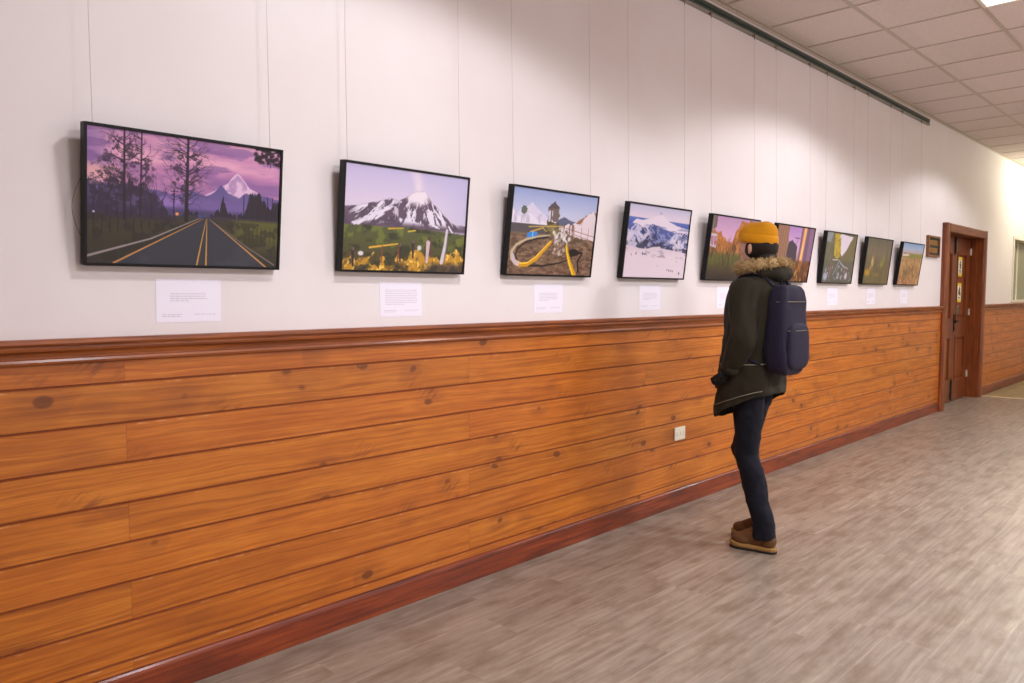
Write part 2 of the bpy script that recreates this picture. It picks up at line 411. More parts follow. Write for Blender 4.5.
hb.box(LX, LX+.02, LY-.055, LY-.005, 1.99, 2.02); tag(dshift(hb).build('flush_bolt', IRON, door), 'dark iron bolt at the top of the door')
hh = MB(); hh.box(LX, LX+.008, LY+.012, LY+.052, .88, 1.1); hh.cyl((LX, LY+.032, 1.01), (LX+.05, LY+.032, 1.01), .011)
hh.tube([(LX+.05, LY+.032, 1.01), (LX+.052, LY-.03, 1.005), (LX+.05, LY-.09, 1.0)], [.011, .009, .008]); 
hh.cyl((LX+.004, LY+.032, .925), (LX+.014, LY+.032, .925), .011)
tag(dshift(hh).build('door_handle', plain('black_iron', (22, 20, 18), .4, metal=.5), door), 'black lever handle')
for z in (.31, 1.116, 1.896):
    h = MB(); h.cyl((LX+.006, DY1-.008, z-.045), (LX+.006, DY1-.008, z+.045), .007); h.box(LX, LX+.003, DY1-.035, DY1-.004, z-.04, z+.04)
    dshift(h).build('hinge', HINGE, door)

# notices on the door
YEL = plain('notice_yellow', (226, 196, 40), .5, amt=.03); NW = plain('notice_white', (226, 222, 196), .5, amt=.03); NB = plain('notice_black', (24, 26, 26), .5)
def notice(z0, z1, label, seed):
    y0, y1 = 10.79, 10.95; e = empty('door_notice', (LX-.002, (y0+y1)/2, z0)); tag(e, label, 'notice', 'notices on the door')
    h = z1-z0; w_ = y1-y0
    MB().box(-.0055, .0015, -w_/2, w_/2, 0, h).build('sheet', NW, e)
    MB().box(.0015, .0025, -w_/2, w_/2, h*.84, h).build('yellow_band', YEL, e)
    MB().box(.0015, .0025, -w_/2, w_/2, 0, h*.14).build('yellow_band', YEL, e)
    rnd = random.Random(seed); m = MB()
    if seed == 1:      # a black figure and bars, upright
        m.ball((.002, 0, h*.73), .001, .02, .02, 12, 8); m.box(.0015, .0028, -.028, .028, h*.52, h*.66)
        m.box(.0015, .0028, -.02, .0, h*.38, h*.52); m.box(.0015, .0028, .006, .026, h*.38, h*.52); m.box(.0015, .0028, -.04, .04, h*.26, h*.32); m.box(.0015, .0028, -.03, .03, h*.19, h*.23)
    else:
        m.ball((.002, .005, h*.70), .001, .026, .026, 12, 8); m.box(.0015, .0028, -.04, .02, h*.40, h*.64); m.box(.0015, .0028, .0, .045, h*.34, h*.5); m.box(.0015, .0028, -.04, .04, h*.20, h*.25)
    m.build('symbol', NB, e)
notice(1.572, 1.816, 'yellow and white notice with black symbol on the door, upper of the pair', 1)
notice(1.249, 1.489, 'yellow and white notice with black symbol on the door, lower of the pair', 2)
e = empty('paper_sign', (LX-.002, 10.85, 1.09)); tag(e, 'small pale rounded sign on the door below the yellow notices', 'sign')
m = MB(); ring = []
for q in range(24):
    th = 2*PI*q/24; cx = math.copysign(abs(math.cos(th))**.5, math.cos(th)); sz = math.copysign(abs(math.sin(th))**.5, math.sin(th)); ring.append((cx*.062, .056+sz*.056))
m.loft([[(-.0055, a, b2) for a, b2 in ring], [(.004, a, b2) for a, b2 in ring]]); m.build('plate', plain('sign_grey', (158, 150, 122), .5), e)
m = MB().loft([[(.004, a*1.0, .056+(b2-.056)*1.0) for a, b2 in ring], [(.007, a*.97, .056+(b2-.056)*.97) for a, b2 in ring]]); m.loft([[(.007, a*.97, .056+(b2-.056)*.97) for a, b2 in ring], [(.0055, a*.8, .056+(b2-.056)*.8) for a, b2 in ring]]); m.build('rim', plain('sign_rim', (86, 70, 50), .5), e)

# ------------------------------------------------------------------ window beyond the door
f = MB(); fw = .055
f.box(-.14, .012, WY0-.005, WY0+fw, WZ0, WZ1); f.box(-.14, .012, WY0+1.6-fw, WY0+1.605, WZ0, WZ1); f.box(-.14, .012, WY0+fw, WY0+1.6-fw, WZ1-.04, WZ1+.005); f.box(-.14, .012, WY0+fw, WY0+1.6-fw, WZ0, WZ0+.03)
f.box(-.12, -.09, WY0+.78, WY0+.82, WZ0+.03, WZ1-.04)
struct(f.build('window_1', WHITEP)); 
gl = Mat('frosted_pane', .35); gl.col(gl.mix(gl.noise(gl.P, 3, 2), srgb(120, 122, 96), srgb(150, 150, 124))); wn = bpy.data.objects['window_1']
MB().box(-.112, -.104, WY0+fw, WY0+1.6-fw, WZ0+.03, WZ1-.04).build('pane', gl.m, wn)

# ------------------------------------------------------------------ ceiling panels
EM = bpy.data.materials.new('lit_diffuser'); EM.use_nodes = True; nb = EM.node_tree.nodes['Principled BSDF']
nb.inputs['Base Color'].default_value = (.9, .9, .9, 1); nb.inputs['Emission Color'].default_value = (1, .98, .96, 1); nb.inputs['Emission Strength'].default_value = 1.6
places = {(1, -6): 'square ceiling light panel over the road picture, nearest the camera on the wall side', (1, 6): 'square ceiling light panel of the wall row, between the standing person and the door', (1, 0): 'square ceiling light panel above the standing person, cut by the photo top edge',
          (5, -6): 'square ceiling light panel of the unseen outer row added for fill light, nearest the camera', (5, 0): 'square ceiling light panel of the unseen outer row added for fill light, second from the camera',
          (5, 6): 'square ceiling light panel of the unseen outer row added for fill light, third from the camera', (5, 12): 'warm square ceiling light panel of the unseen outer row added for fill light, furthest from the camera'}
for (i, j, wt, c) in PANELS:
    x, y = cell(i, j); e = empty('ceiling_light', (x, y, ZC)); tag(e, places[(i, j)], 'light', 'recessed ceiling panels')
    a, b2 = GX/2-.012, GY/2-.01
    q = MB(); q.box(-a, -a+.02, -b2, b2, -.012, .006); q.box(a-.02, a, -b2, b2, -.012, .006); q.box(-a+.02, a-.02, -b2, -b2+.02, -.012, .006); q.box(-a+.02, a-.02, b2-.02, b2, -.012, .006)
    q.build('frame', WHITEP, e); MB().box(-a+.02, a-.02, -b2+.02, b2-.02, -.008, .005).build('diffuser', EM, e)
# surface lamp beyond the door, close under the ceiling
e = empty('surface_light', (.82, 13.4, ZC)); tag(e, 'warm surface-mounted ceiling light beyond the dark wooden door', 'light')
MB().box(-.09, .09, -.6, .6, -.03, -.002).build('housing', WHITEP, e, bevel=.004)
rg = lambda y: [(-.075, y, -.03), (-.07, y, -.06), (-.04, y, -.085), (.04, y, -.085), (.07, y, -.06), (.075, y, -.03)]
MB().loft([rg(-.58), rg(.58)]).build('diffuser', EM, e)
l = bpy.data.lights.new('tube_light', 'POINT'); l.energy = 34; l.color = WARM; l.shadow_soft_size = .06
for yy in (13.0, 13.8):
    o = bpy.data.objects.new('tube_light', l); COL.objects.link(o); o.location = (.82, yy, ZC-.17)

# ------------------------------------------------------------------ hanging track
tr = empty('hanging_track', (0, 3.85, 3.141)); tag(tr, 'dark green picture hanging track along the top of the white wall', 'track')
m = MB(); m.prof([(.0, .010), (.022, .010), (.022, .022), (.014, .024), (.014, .034), (.022, .036), (.022, .056), (.018, .060), (0, .060)], -5.1, 5.15); m.build('channel', TRACKM, tr)
MB().prof([(0, -.002), (.022, -.002), (.025, .001), (.025, .010), (0, .010)], -5.1, 5.15).build('lower_lip', TRACKL, tr)
MB().prof([(.0, .060), (.020, .060), (.020, .066), (0, .066)], -5.1, 5.17).build('upper_lip', TRACKL, tr)

# ------------------------------------------------------------------ the prints: painted vertex by vertex on a fine grid
S = lambda x, a, b: np.clip((x-a)/(b-a), 0, 1)**2*(3-2*np.clip((x-a)/(b-a), 0, 1))
def vnoise(u, v, seed=0):
    xi = np.floor(u).astype(int); yi = np.floor(v).astype(int); fx = u-xi; fy = v-yi; fx = fx*fx*(3-2*fx); fy = fy*fy*(3-2*fy)
    def h(a, b):
        n = (a*374761393+b*668265263+seed*974634777) & 0xffffffff
        n = ((n ^ (n >> 13))*1274126177) & 0xffffffff
        return ((n ^ (n >> 16)) & 0xffff)/65535.
    return (h(xi, yi)*(1-fx)+h(xi+1, yi)*fx)*(1-fy)+(h(xi, yi+1)*(1-fx)+h(xi+1, yi+1)*fx)*fy
def fbm(u, v, s=1, o=4, seed=0, rough=.5):
    t = 0; a = 1; n = 0
    for i in range(o): t = t+a*vnoise(u*s*2**i+17*i, v*s*2**i+31*i, seed+i); n += a; a *= rough
    return t/n
class Art:
    def __init__(s, W, H, seed=0):
        s.W, s.H = W, H; s.u, s.v = np.meshgrid((np.arange(W)+.5)/W, (np.arange(H)+.5)/H); s.c = np.zeros((H, W, 3)); s.seed = seed; s.px = 1/H
    def a(s): return s.u*1.5
    def fill(s, rgb, m=1.):
        m = np.asarray(m)*np.ones_like(s.u); s.c = s.c*(1-m[..., None])+np.array(rgb, float)*m[..., None]
    def grad(s, stops, val=None, m=1.):
        val = s.v if val is None else val; ps = [p for p, _ in stops]
        g = np.stack([np.interp(val, ps, [c[i] for _, c in stops]) for i in range(3)], -1); m = np.asarray(m)*np.ones_like(s.u)
        s.c = s.c*(1-m[..., None])+g*m[..., None]
    def n(s, sc, o=4, k=0, sx=1., sy=1., rough=.5): return fbm(s.u*1.5*sx+50, s.v*sy+50, sc, o, s.seed+k, rough)
    def below(s, pts, jag=0, k=0, soft=None, sc=20):
        y = np.interp(s.u, [p[0] for p in pts], [p[1] for p in pts])+jag*(fbm(s.u*1.5, s.u*0, sc, 4, s.seed+k)-.5)*2
        soft = soft or s.px; return S(s.v, y-soft, y+soft)
    def line(s, pts, w, rgb, w2=None, al=1.):
        w2 = w if w2 is None else w2; n = len(pts)-1
        m = np.zeros_like(s.u)
        for i in range(n):
            (x0, y0), (x1, y1) = pts[i], pts[i+1]; wa = w+(w2-w)*i/n; wb = w+(w2-w)*(i+1)/n; pad = max(wa, wb)+2*s.px
            i0 = max(0, int((min(x0, x1)-pad)*s.W)); i1 = min(s.W, int((max(x0, x1)+pad)*s.W)+2); j0 = max(0, int((min(y0, y1)-pad)*s.H)); j1 = min(s.H, int((max(y0, y1)+pad)*s.H)+2)
            if i1 <= i0 or j1 <= j0: continue
            U = s.u[j0:j1, i0:i1]*1.5; V = s.v[j0:j1, i0:i1]; dx = (x1-x0)*1.5; dy = y1-y0; L = dx*dx+dy*dy+1e-12
            t = np.clip(((U-x0*1.5)*dx+(V-y0)*dy)/L, 0, 1); d = np.hypot(U-x0*1.5-t*dx, V-y0-t*dy); ww = wa+(wb-wa)*t
            cov = np.clip((ww/2-d)/s.px+.5, 0, 1)*np.minimum(1, ww/s.px); m[j0:j1, i0:i1] = np.maximum(m[j0:j1, i0:i1], cov)
        s.fill(rgb, m*al)
    def poly(s, pts, rgb, al=1., j=.014):
        m = np.zeros(s.u.shape, bool); n = len(pts); U_ = s.u+(s.n(22, 3, 91)-.5)*j*2; V_ = s.v+(s.n(22, 3, 95)-.5)*j*2
        for i in range(n):
            (x0, y0), (x1, y1) = pts[i], pts[(i+1) % n]
            if y0 == y1: continue
            c = ((V_ >= min(y0, y1)) & (V_ < max(y0, y1))); m ^= c & (U_ < x0+(V_-y0)/(y1-y0)*(x1-x0))
        s.fill(rgb, m*al)
    def blob(s, x, y, r, rgb, al=1., ry=None, soft=.5):
        d = np.hypot((s.u-x)*1.5/r, (s.v-y)/(ry or r)); s.fill(rgb, (1-S(d, 1-soft, 1+soft))*al)
    def tree(s, x, y, h, w, rgb, rnd, depth=5, ang=0, spread=.5):
        def br(x, y, l, a, w, d):
            x2 = x+math.sin(a)*l/1.5; y2 = y-math.cos(a)*l; s.line([(x, y), (x2, y2)], w, rgb, w*.75, al=.9)
            if d > 0:
                for q in range(2 if d > 1 else 3): br(x2, y2, l*rnd.uniform(.62, .85), a+rnd.uniform(-spread, spread)*1.5, w*.62, d-1)
        br(x, y, h, ang, w, depth)

def art_road():
    A = Art(300, 200, 1); r = random.Random(5); n = A.n(3, 5, sx=.5, sy=2)
    A.grad([(0, (150, 96, 150)), (.15, (186, 120, 172)), (.35, (214, 150, 186)), (.5, (190, 130, 180))])
    A.grad([(.25, (104, 78, 144)), (.5, (178, 120, 172)), (.75, (246, 190, 204))], n, .62)
    A.fill((112, 92, 160), S(A.u, .16, .0)*.5)
    A.fill((120, 86, 146), S(A.n(7, 4, 50, .5, 2.6), .54, .66)*(1-S(A.v, .22, .36))*.6)
    A.fill((236, 178, 176), S(A.n(4, 4, 3, .6, 3), .55, .75)*S(A.u, .55, .2)*S(A.v, .5, .35)*S(A.v, .2, .32)*.8)
    A.fill((222, 186, 216), A.below([(0, .9), (.58, .42), (.64, .37), (.70, .30), (.735, .235), (.75, .225), (.765, .245), (.82, .33), (.90, .40), (1, .5)], .012, 1)*S(A.v, .5, .42))
    A.fill((150, 116, 170), A.below([(0, .9), (.58, .43), (.64, .38), (.70, .31), (.75, .24), (.82, .34), (.9, .41), (1, .5)], .012, 1)*S(A.n(12, 4, 2, 1.6, 1), .46, .6)*.6)
    A.fill((92, 80, 138), A.below([(0, .42), (.2, .40), (.33, .42), (.42, .45), (.5, .40), (.58, .44), (.62, .40), (.66, .34), (.70, .39), (.76, .43), (.8, .38), (.9, .39), (1, .42)], .015, 3)*(.75+.25*A.n(8)))
    A.fill((150, 116, 186), S(A.v, .44, .50)*S(A.v, .62, .54)*(.25+.7*S(A.n(4, 4, 7, .5, 3), .42, .58)))
    A.fill((64, 56, 90), S(A.v, .53, .575)*.75)
    A.grad([(.6, (58, 54, 46)), (.75, (62, 56, 38)), (1, (50, 45, 38))], m=S(A.v, .60, .62))
    A.fill((94, 94, 42), S(A.v, .58, .62)*S(A.u, .68, .8)*(1-S(A.v, .70, .95))*.9); A.fill((38, 36, 32), S(A.v, .62, .64)*S(A.n(14, 4, 1), .5, .6)*.55)
    # masses of bare trees left and conifers right
    A.fill((52, 40, 62), A.below([(0, .36), (.06, .44), (.12, .36), (.2, .38), (.27, .42), (.33, .47), (.38, .56), (.42, .6), (.45, .7)], .07, 9, sc=45)*(1-S(A.v, .62, .68))*(.55+.4*S(A.n(22, 3, 12), .35, .6)))
    for X, Y, R_ in ((.16, .20, .17), (.25, .28, .12), (.475, .22, .17), (.08, .34, .12), (.45, .40, .12)):
        A.fill((60, 42, 62), (1-S(np.hypot((A.u-X)*1.5/R_, (A.v-Y)/(R_*1.25)), .5, 1.15))*S(A.n(34, 3, int(X*100), 1, 1, .7), .50, .62)*.8)
    A.fill((44, 38, 46), A.below([(.4, .7), (.47, .58), (.52, .56), (.56, .60), (.6, .6), (.62, .57), (.64, .55), (.66, .5), (.675, .42), (.69, .5), (.71, .57), (.78, .58), (.8, .55), (.82, .40), (.86, .37), (.9, .42), (.93, .5), (.96, .45), (1, .42)], .055, 8, sc=55)*(1-S(A.v, .58, .63)))
    for x in (.03, .09, .135, .2, .3, .35): A.tree(x, .64, r.uniform(.10, .14), .010, (46, 34, 46), r, 4)
    A.line([(.17, .66), (.168, .0)], .020, (44, 30, 42), .012); A.line([(.245, .63), (.25, .0)], .014, (48, 34, 46), .01)
    A.line([(.475, .64), (.478, .3), (.48, .0)], .030, (40, 27, 36), .016)
    for (X, Y0, N, ln) in ((.169, .5, 26, .10), (.248, .45, 18, .07), (.479, .5, 34, .12)):
        for q in range(N):
            y = Y0*r.random()**.8; sgn = r.choice((-1, 1)); A.tree(X, y+.03, ln*r.uniform(.3, .8), .007, (50, 34, 48), r, 3, sgn*r.uniform(.8, 1.35), .55)
    for x in (.79, .84, .875, .93, .96): A.line([(x, .6), (x, .40)], .006, (34, 28, 36))
    for q in range(60):
        x = r.uniform(.84, 1); A.blob(x, max(0, r.uniform(-.02, .11)-(1-x)*.2+.02), r.uniform(.008, .02), (38, 24, 34), .9)
    A.line([(1, .0), (.93, .03), (.86, .07)], .012, (34, 22, 32)); A.line([(.95, .05), (.94, .15)], .012, (34, 22, 32), .004)
    # road
    A.poly([(.565, .615), (.60, .615), (.94, 1.0), (.94, 1.01), (.10, 1.01), (.10, 1.0)], (54, 56, 64), j=.003); A.fill((80, 80, 86), S(A.n(5, 3, 4), .5, .8)*.3*S(A.v, .62, .64)*(np.abs(A.u-.58) < (A.v-.6)))
    A.line([(.60, .62), (.93, 1.0)], .004, (196, 146, 84), .014); A.line([(.565, .62), (.12, 1.0)], .004, (196, 138, 72), .014)
    A.line([(.582, .62), (.535, 1.0)], .004, (206, 152, 62), .013); A.line([(.586, .62), (.585, 1.0)], .004, (206, 152, 62), .013)
    A.line([(.55, .615), (.3, .80), (.0, .95)], .005, (150, 140, 140), .018); A.line([(.61, .63), (.8, .82), (.98, .98)], .004, (116, 106, 104), .012)
    for q in range(13): x = .03+q*.037; A.line([(x, .64+.004*q), (x, .79-.009*q)], .007, (40, 34, 26))
    for q in range(8): x = .80+q*.025; A.line([(x, .66), (x, .80)], .005, (50, 44, 28))
    A.line([(.41, .6), (.412, .40)], .008, (40, 28, 50)); A.line([(.395, .42), (.43, .42)], .006, (40, 28, 50))
    A.blob(.428, .595, .012, (250, 168, 70)); A.blob(.03, .62, .008, (200, 190, 230))
    A.blob(.55, .6, .02, (70, 72, 120)); 
    return A
def art_volcano():
    A = Art(220, 146, 2); r = random.Random(7)
    A.grad([(0, (190, 182, 218)), (.3, (214, 202, 226)), (.5, (222, 206, 222))]); A.fill((182, 180, 218), S(A.u, .6, 1)*.5)
    A.fill((228, 214, 222), (1-S(np.hypot((A.u-.585+.08*(.2-A.v))*1.5/.09, 1.), .9, 1.6))*S(A.v, .32, .2)*.1)
    A.fill((236, 222, 228), (1-S(np.abs(A.u-.59+.22*(.2-A.v)-.06*(A.n(5, 3, 60)-.5))*1.5, .0, .05+.35*np.clip(.25-A.v, 0, 1)))*(1-S(A.v, .16, .24))*(.45+1.6*A.v))
    out = [(0, .40), (.1, .385), (.25, .33), (.35, .285), (.42, .30), (.50, .24), (.545, .20), (.62, .185), (.66, .24), (.70, .30), (.78, .38), (.85, .46), (.9, .50), (1, .50)]
    mt = A.below(out, .01, 1)
    A.fill((98, 80, 98), mt*(1-S(A.v, .56, .6))); A.fill((72, 60, 80), mt*S(A.n(10, 4, 2), .45, .7)*.5)
    d = np.hypot((A.u-.57)*1.2, A.v-.2); sn = A.n(9, 4, 3, 1.3, .8, .6)
    ru = fbm((A.u-.57)*1.5/(A.v+.05)*3+20, A.v*2.4, 3, 4, 77, .6)
    A.fill((226, 220, 236), mt*S(ru, .47+d*.12, .53+d*.12)*(1-S(A.v, .49, .56))*(1-S(np.abs(A.u-.5), .38, .5)*.8))
    A.fill((226, 220, 236), mt*S(sn, .46+d*.25, .54+d*.25)*(1-S(A.v, .46, .52))*.8)
    A.fill((232, 222, 232), mt*(1-S(d, .08, .17)))
    for a, b2 in (((.06, .56), (.30, .46)), ((.16, .47), (.36, .38)), ((.66, .46), (.80, .60)), ((.72, .38), (.90, .60))):
        for s_ in range(7): t0 = r.random()*.8; p_ = lambda t: (a[0]+(b2[0]-a[0])*t+r.uniform(-.012, .012), a[1]+(b2[1]-a[1])*t+r.uniform(-.02, .02)); A.line([p_(t0), p_(t0+.25)], .020, (226, 220, 236), .008)
    hill = A.below([(0, .57), (.3, .565), (.5, .56), (.7, .57), (1, .60)], .012, 4, sc=8)
    A.grad([(.56, (84, 90, 56)), (.7, (82, 86, 46)), (1, (74, 62, 42))], m=hill)
    A.fill((48, 52, 34), hill*S(A.n(7, 4, 5, 1, 2), .45, .62)*.75); A.fill((122, 132, 54), hill*S(A.n(12, 3, 6), .55, .7)*.6*(1-S(A.v, .75, .8)))
    A.line([(.34, .585), (.46, .57)], .016, (214, 170, 50), .008); A.line([(.2, .78), (.42, .73)], .02, (226, 176, 60), .012); A.line([(.5, .60), (.56, .585)], .014, (206, 180, 60))
    bush = S(A.n(11, 4, 7), .44, .58)*A.below([(0, .90), (.2, .86), (.4, .86), (.55, .80), (.7, .86), (.85, .80), (.92, .73), (1, .84)], .05, 8)
    A.fill((204, 150, 40), bush*.9); A.fill((240, 196, 90), bush*S(A.n(30, 2, 9), .55, .7)); A.fill((92, 70, 34), S(A.n(24, 3, 10), .56, .66)*S(A.v, .8, .86)*.6)
    A.fill((58, 50, 48), S(A.v, .88, .95)*S(A.u, .6, .75)*.8)
    A.line([(.835, .56), (.825, .72), (.80, .90)], .030, (206, 198, 206), .045); A.line([(.845, .6), (.83, .88)], .012, (120, 106, 116))
    A.line([(.675, .70), (.67, .90)], .05, (206, 180, 186), .03); A.blob(.685, .66, .02, (90, 60, 56)); A.line([(.70, .7), (.705, .84)], .02, (96, 66, 58))
    for x, y in ((.075, .82), (.545, .72), (.44, .76)): A.line([(x, y), (x+.005, y+.14)], .035, (62, 44, 46), .02); A.blob(x+.003, y-.02, .016, (110, 80, 90))
    A.blob(.135, .84, .03, (222, 214, 220), 1, .022, .3); A.blob(.60, .76, .026, (214, 206, 212), 1, .026, .3)
    for x in (.30, .43): A.line([(x, .76), (x-.005, .92)], .014, (130, 76, 50))
    return A
def art_hose():
    A = Art(220, 146, 3); r = random.Random(9)
    A.grad([(0, (146, 160, 206)), (.25, (186, 192, 220)), (.4, (205, 200, 220))])
    A.fill((216, 208, 228), A.below([(0, .34), (.1, .25), (.17, .20), (.22, .155), (.28, .22), (.36, .28), (.44, .36), (1, .4)], .015, 1)*(.7+.3*A.n(9)))
    A.fill((92, 96, 120), A.below([(.4, .5), (.52, .34), (.6, .29), (.7, .33), (.8, .36), (1, .4)], .01, 2)*S(A.u, .4, .46))
    A.fill((150, 102, 66), A.below([(.6, .5), (.75, .34), (.85, .27), (.93, .19), (1, .2)], .02, 3)*S(A.u, .6, .64))
    A.fill((84, 90, 78), ((1-S(np.hypot((A.u-.13)*1.5/.085, (A.v-.25)/.055), .2, 1.5)) > .25+.75*A.n(20, 4, 40))*.9)
    A.fill((186, 176, 202), S(A.v, .26, .30)*(1-S(A.v, .40, .41))*(A.u < .40)*S(np.sin(A.u*46+A.v*20), .2, .9)*.55)
    A.fill((224, 218, 232), A.below([(0, .22), (.05, .33), (.12, .33), (.2, .28), (.3, .36), (.40, .37), (.41, .6), (1, .6)], .015, 4)*(1-S(A.v, .40, .41))); A.fill((160, 156, 180), S(A.n(9, 3, 5, 2, .6), .55, .65)*(A.v > .3)*(A.v < .4)*(A.u < .4)*.5)
    A.grad([(.4, (108, 96, 92)), (.55, (118, 96, 74)), (1, (122, 92, 74))], m=S(A.v, .40, .42))
    A.fill((84, 78, 82), (A.u < .4)*S(A.v, .40, .415)*(1-S(A.v, .50, .52)))
    for x, y in ((.0, .40), (.02, .0)): pass
    A.poly([(.58, .42), (.66, .36), (.70, .385), (.74, .34), (.8, .37), (.84, .30), (.96, .17), (1.01, .26), (1.01, .56), (.8, .53), (.58, .46)], (222, 208, 214)); A.line([(.84, .30), (.82, .37)], .01, (180, 160, 170)); A.line([(.63, .42), (1, .50)], .008, (150, 110, 90)); A.line([(.63, .46), (1, .56)], .008, (150, 110, 90))
    for x in (.66, .74, .83, .92): A.line([(x, .40), (x, .62)], .010, (158, 132, 118))
    A.fill((84, 62, 48), S(A.n(20, 5, 6, .8, 1.6), .46, .6)*S(A.v, .52, .56)*.7); A.fill((156, 126, 100), S(A.n(26, 3, 7, .6, 1.5), .56, .66)*S(A.v, .54, .58)*.7)
    A.poly([(.385, .20), (.47, .105), (.55, .20)], (86, 76, 78)); A.poly([(.40, .2), (.535, .2), (.54, .34), (.40, .36)], (112, 96, 88)); A.poly([(.40, .24), (.46, .22), (.46, .36), (.41, .40)], (200, 196, 214))
    A.line([(.44, .22), (.45, .55)], .02, (90, 74, 64)); A.poly([(.40, .36), (.54, .36), (.53, .52), (.40, .53)], (122, 112, 60)); A.fill((60, 50, 40), S(A.n(24, 3, 8), .5, .6)*(A.u > .4)*(A.u < .54)*(A.v > .36)*(A.v < .53)*.7)
    A.line([(.2, .44), (.4, .42), (.6, .40)], .014, (190, 160, 90)); A.line([(.22, .50), (.36, .44), (.4, .48)], .018, (206, 170, 60), .01)
    A.poly([(.19, .51), (.30, .49), (.30, .56), (.19, .585)], (58, 132, 210)); A.line([(.25, .5), (.25, .58)], .012, (150, 196, 226))
    for x in (.61, .68, .71, .725): A.line([(x, .38), (x, .50)], .018, (120, 70, 56))
    A.line([(.45, .52), (.32, .545), (.18, .59), (.08, .66), (.035, .74), (.04, .82), (.09, .87)], .016, (190, 172, 140), .05); A.line([(.44, .545), (.30, .575), (.17, .63), (.10, .70), (.08, .77), (.1, .83)], .02, (42, 34, 32), .022)
    A.line([(.22, .90), (.4, .895), (.6, .85), (.74, .79)], .022, (30, 24, 22), .014); A.poly([(.66, .70), (.78, .66), (.84, .72), (.74, .78), (.66, .77)], (34, 26, 24)); A.line([(.83, .71), (.87, .72), (.82, .82), (.84, .95)], .022, (26, 20, 20), .03)
    A.line([(.08, .86), (.14, .893), (.22, .885), (.32, .81), (.40, .70), (.47, .60)], .060, (206, 150, 24), .036); A.line([(.09, .85), (.15, .875), (.22, .865), (.31, .79), (.39, .685), (.46, .595)], .022, (246, 200, 70), .014); A.line([(.045, .78), (.07, .85), (.11, .88)], .05, (200, 184, 190), .058)
    A.line([(.655, .60), (.68, .72), (.72, .84), (.79, .99)], .036, (214, 160, 20), .07); A.line([(.65, .60), (.675, .72), (.712, .84), (.775, .99)], .014, (250, 208, 60), .022); A.line([(.62, .45), (.64, .52), (.655, .61)], .03, (226, 222, 230), .036)
    for q in range(46): A.blob(r.gauss(.57, .05), r.gauss(.53, .05), r.uniform(.012, .03), r.choice(((204, 190, 182), (150, 130, 120), (230, 222, 220), (90, 76, 70))), .9)
    for q in range(30): A.blob(r.gauss(.56, .035), r.gauss(.72, .035), r.uniform(.012, .026), r.choice(((204, 184, 166), (160, 138, 124), (110, 88, 74))), .9)
    return A
def art_snow():
    A = Art(180, 120, 4); r = random.Random(3)
    A.grad([(0, (186, 184, 212)), (.15, (214, 200, 216))]); A.fill((84, 104, 176), S(A.v, .165+.02*A.u, .18+.02*A.u)); A.fill((60, 78, 160), S(A.v, .21, .25)*(A.v < .4)*.6)
    A.blob(.50, .10, .03, (150, 150, 190), .6, .03)
    mt = A.below([(0, .32), (.12, .20), (.22, .205), (.35, .17), (.45, .125), (.50, .10), (.56, .13), (.65, .19), (.78, .235), (.9, .26), (1, .27)], .006, 1)
    A.fill((222, 210, 224), mt)
    body = mt*A.below([(0, .25), (.12, .27), (.25, .29), (.38, .25), (.5, .27), (.62, .31), (.8, .335), (1, .33)], .03, 3, sc=9)
    rdg = 1-np.abs(2*fbm(A.u*1.5+A.v*.8+9, A.v*1.3-A.u*.5+9, 6, 5, 61, .6)-1)*1.7; rd2 = 1-np.abs(2*fbm(A.u*1.5-A.v*.9+3, A.v*1.2+5, 10, 4, 71, .6)-1)*1.7
    A.fill((74, 88, 152), body); A.fill((46, 52, 94), body*S(A.n(5, 4, 5), .48, .6)*.9)
    A.fill((206, 198, 222), body*S(rdg, .62, .82)*(.9-.9*S(A.u, .30, .45)*(1-S(A.u, .62, .75)))); A.fill((188, 184, 214), body*S(rd2, .72, .9)*.6)
    A.fill((44, 44, 72), body*A.below([(0, .50), (.2, .47), (.35, .46), (.6, .50), (1, .56)], .03, 6)*S(A.n(11, 4, 15), .42, .55)*.85)
    A.fill((80, 98, 156), mt*(1-S(np.abs(A.v-.27-.02*A.u), .0, .03))*S(A.n(5, 4, 33, .7, 2), .5, .6)*.5*S(A.v, .2, .24))
    A.fill((214, 206, 222), (1-S(np.hypot((A.u-.80)*1.5/.26, (A.v-.50)/.10), .6, 1.1))*S(rdg, .35, .6)*.85); A.fill((208, 200, 218), (1-S(np.hypot((A.u-.12)*1.5/.24, (A.v-.45)/.12), .6, 1.1))*S(rd2, .4, .65)*.8); A.fill((202, 196, 216), (1-S(np.hypot((A.u-.27)*1.5/.12, (A.v-.37)/.12), .5, 1.1))*S(rdg, .4, .7)*.8)
    fg = A.below([(0, .56), (.15, .585), (.3, .60), (.5, .55), (.62, .585), (.8, .60), (1, .63)], .012, 7)
    A.grad([(.55, (212, 196, 208)), (.7, (226, 210, 220)), (1, (230, 214, 224))], m=fg); A.fill((176, 162, 180), fg*S(A.n(10, 4, 8, .6, 2), .58, .7)*(1-S(A.v, .66, .74))*.8); A.poly([(.5, .70), (.58, .655), (.66, .71)], (178, 160, 176)); A.poly([(.25, .68), (.30, .655), (.36, .69)], (140, 124, 146))
    for x, y, q in ((.10, .69, .010), (.17, .67, .014), (.27, .665, .014), (.70, .885, .012), (.735, .89, .014), (.77, .895, .013), (.80, .90, .012), (.915, .93, .018), (.53, .83, .007), (.85, .76, .007)): A.blob(x, y, q*.8, (74, 62, 86), .9, q*1.2)
    return A
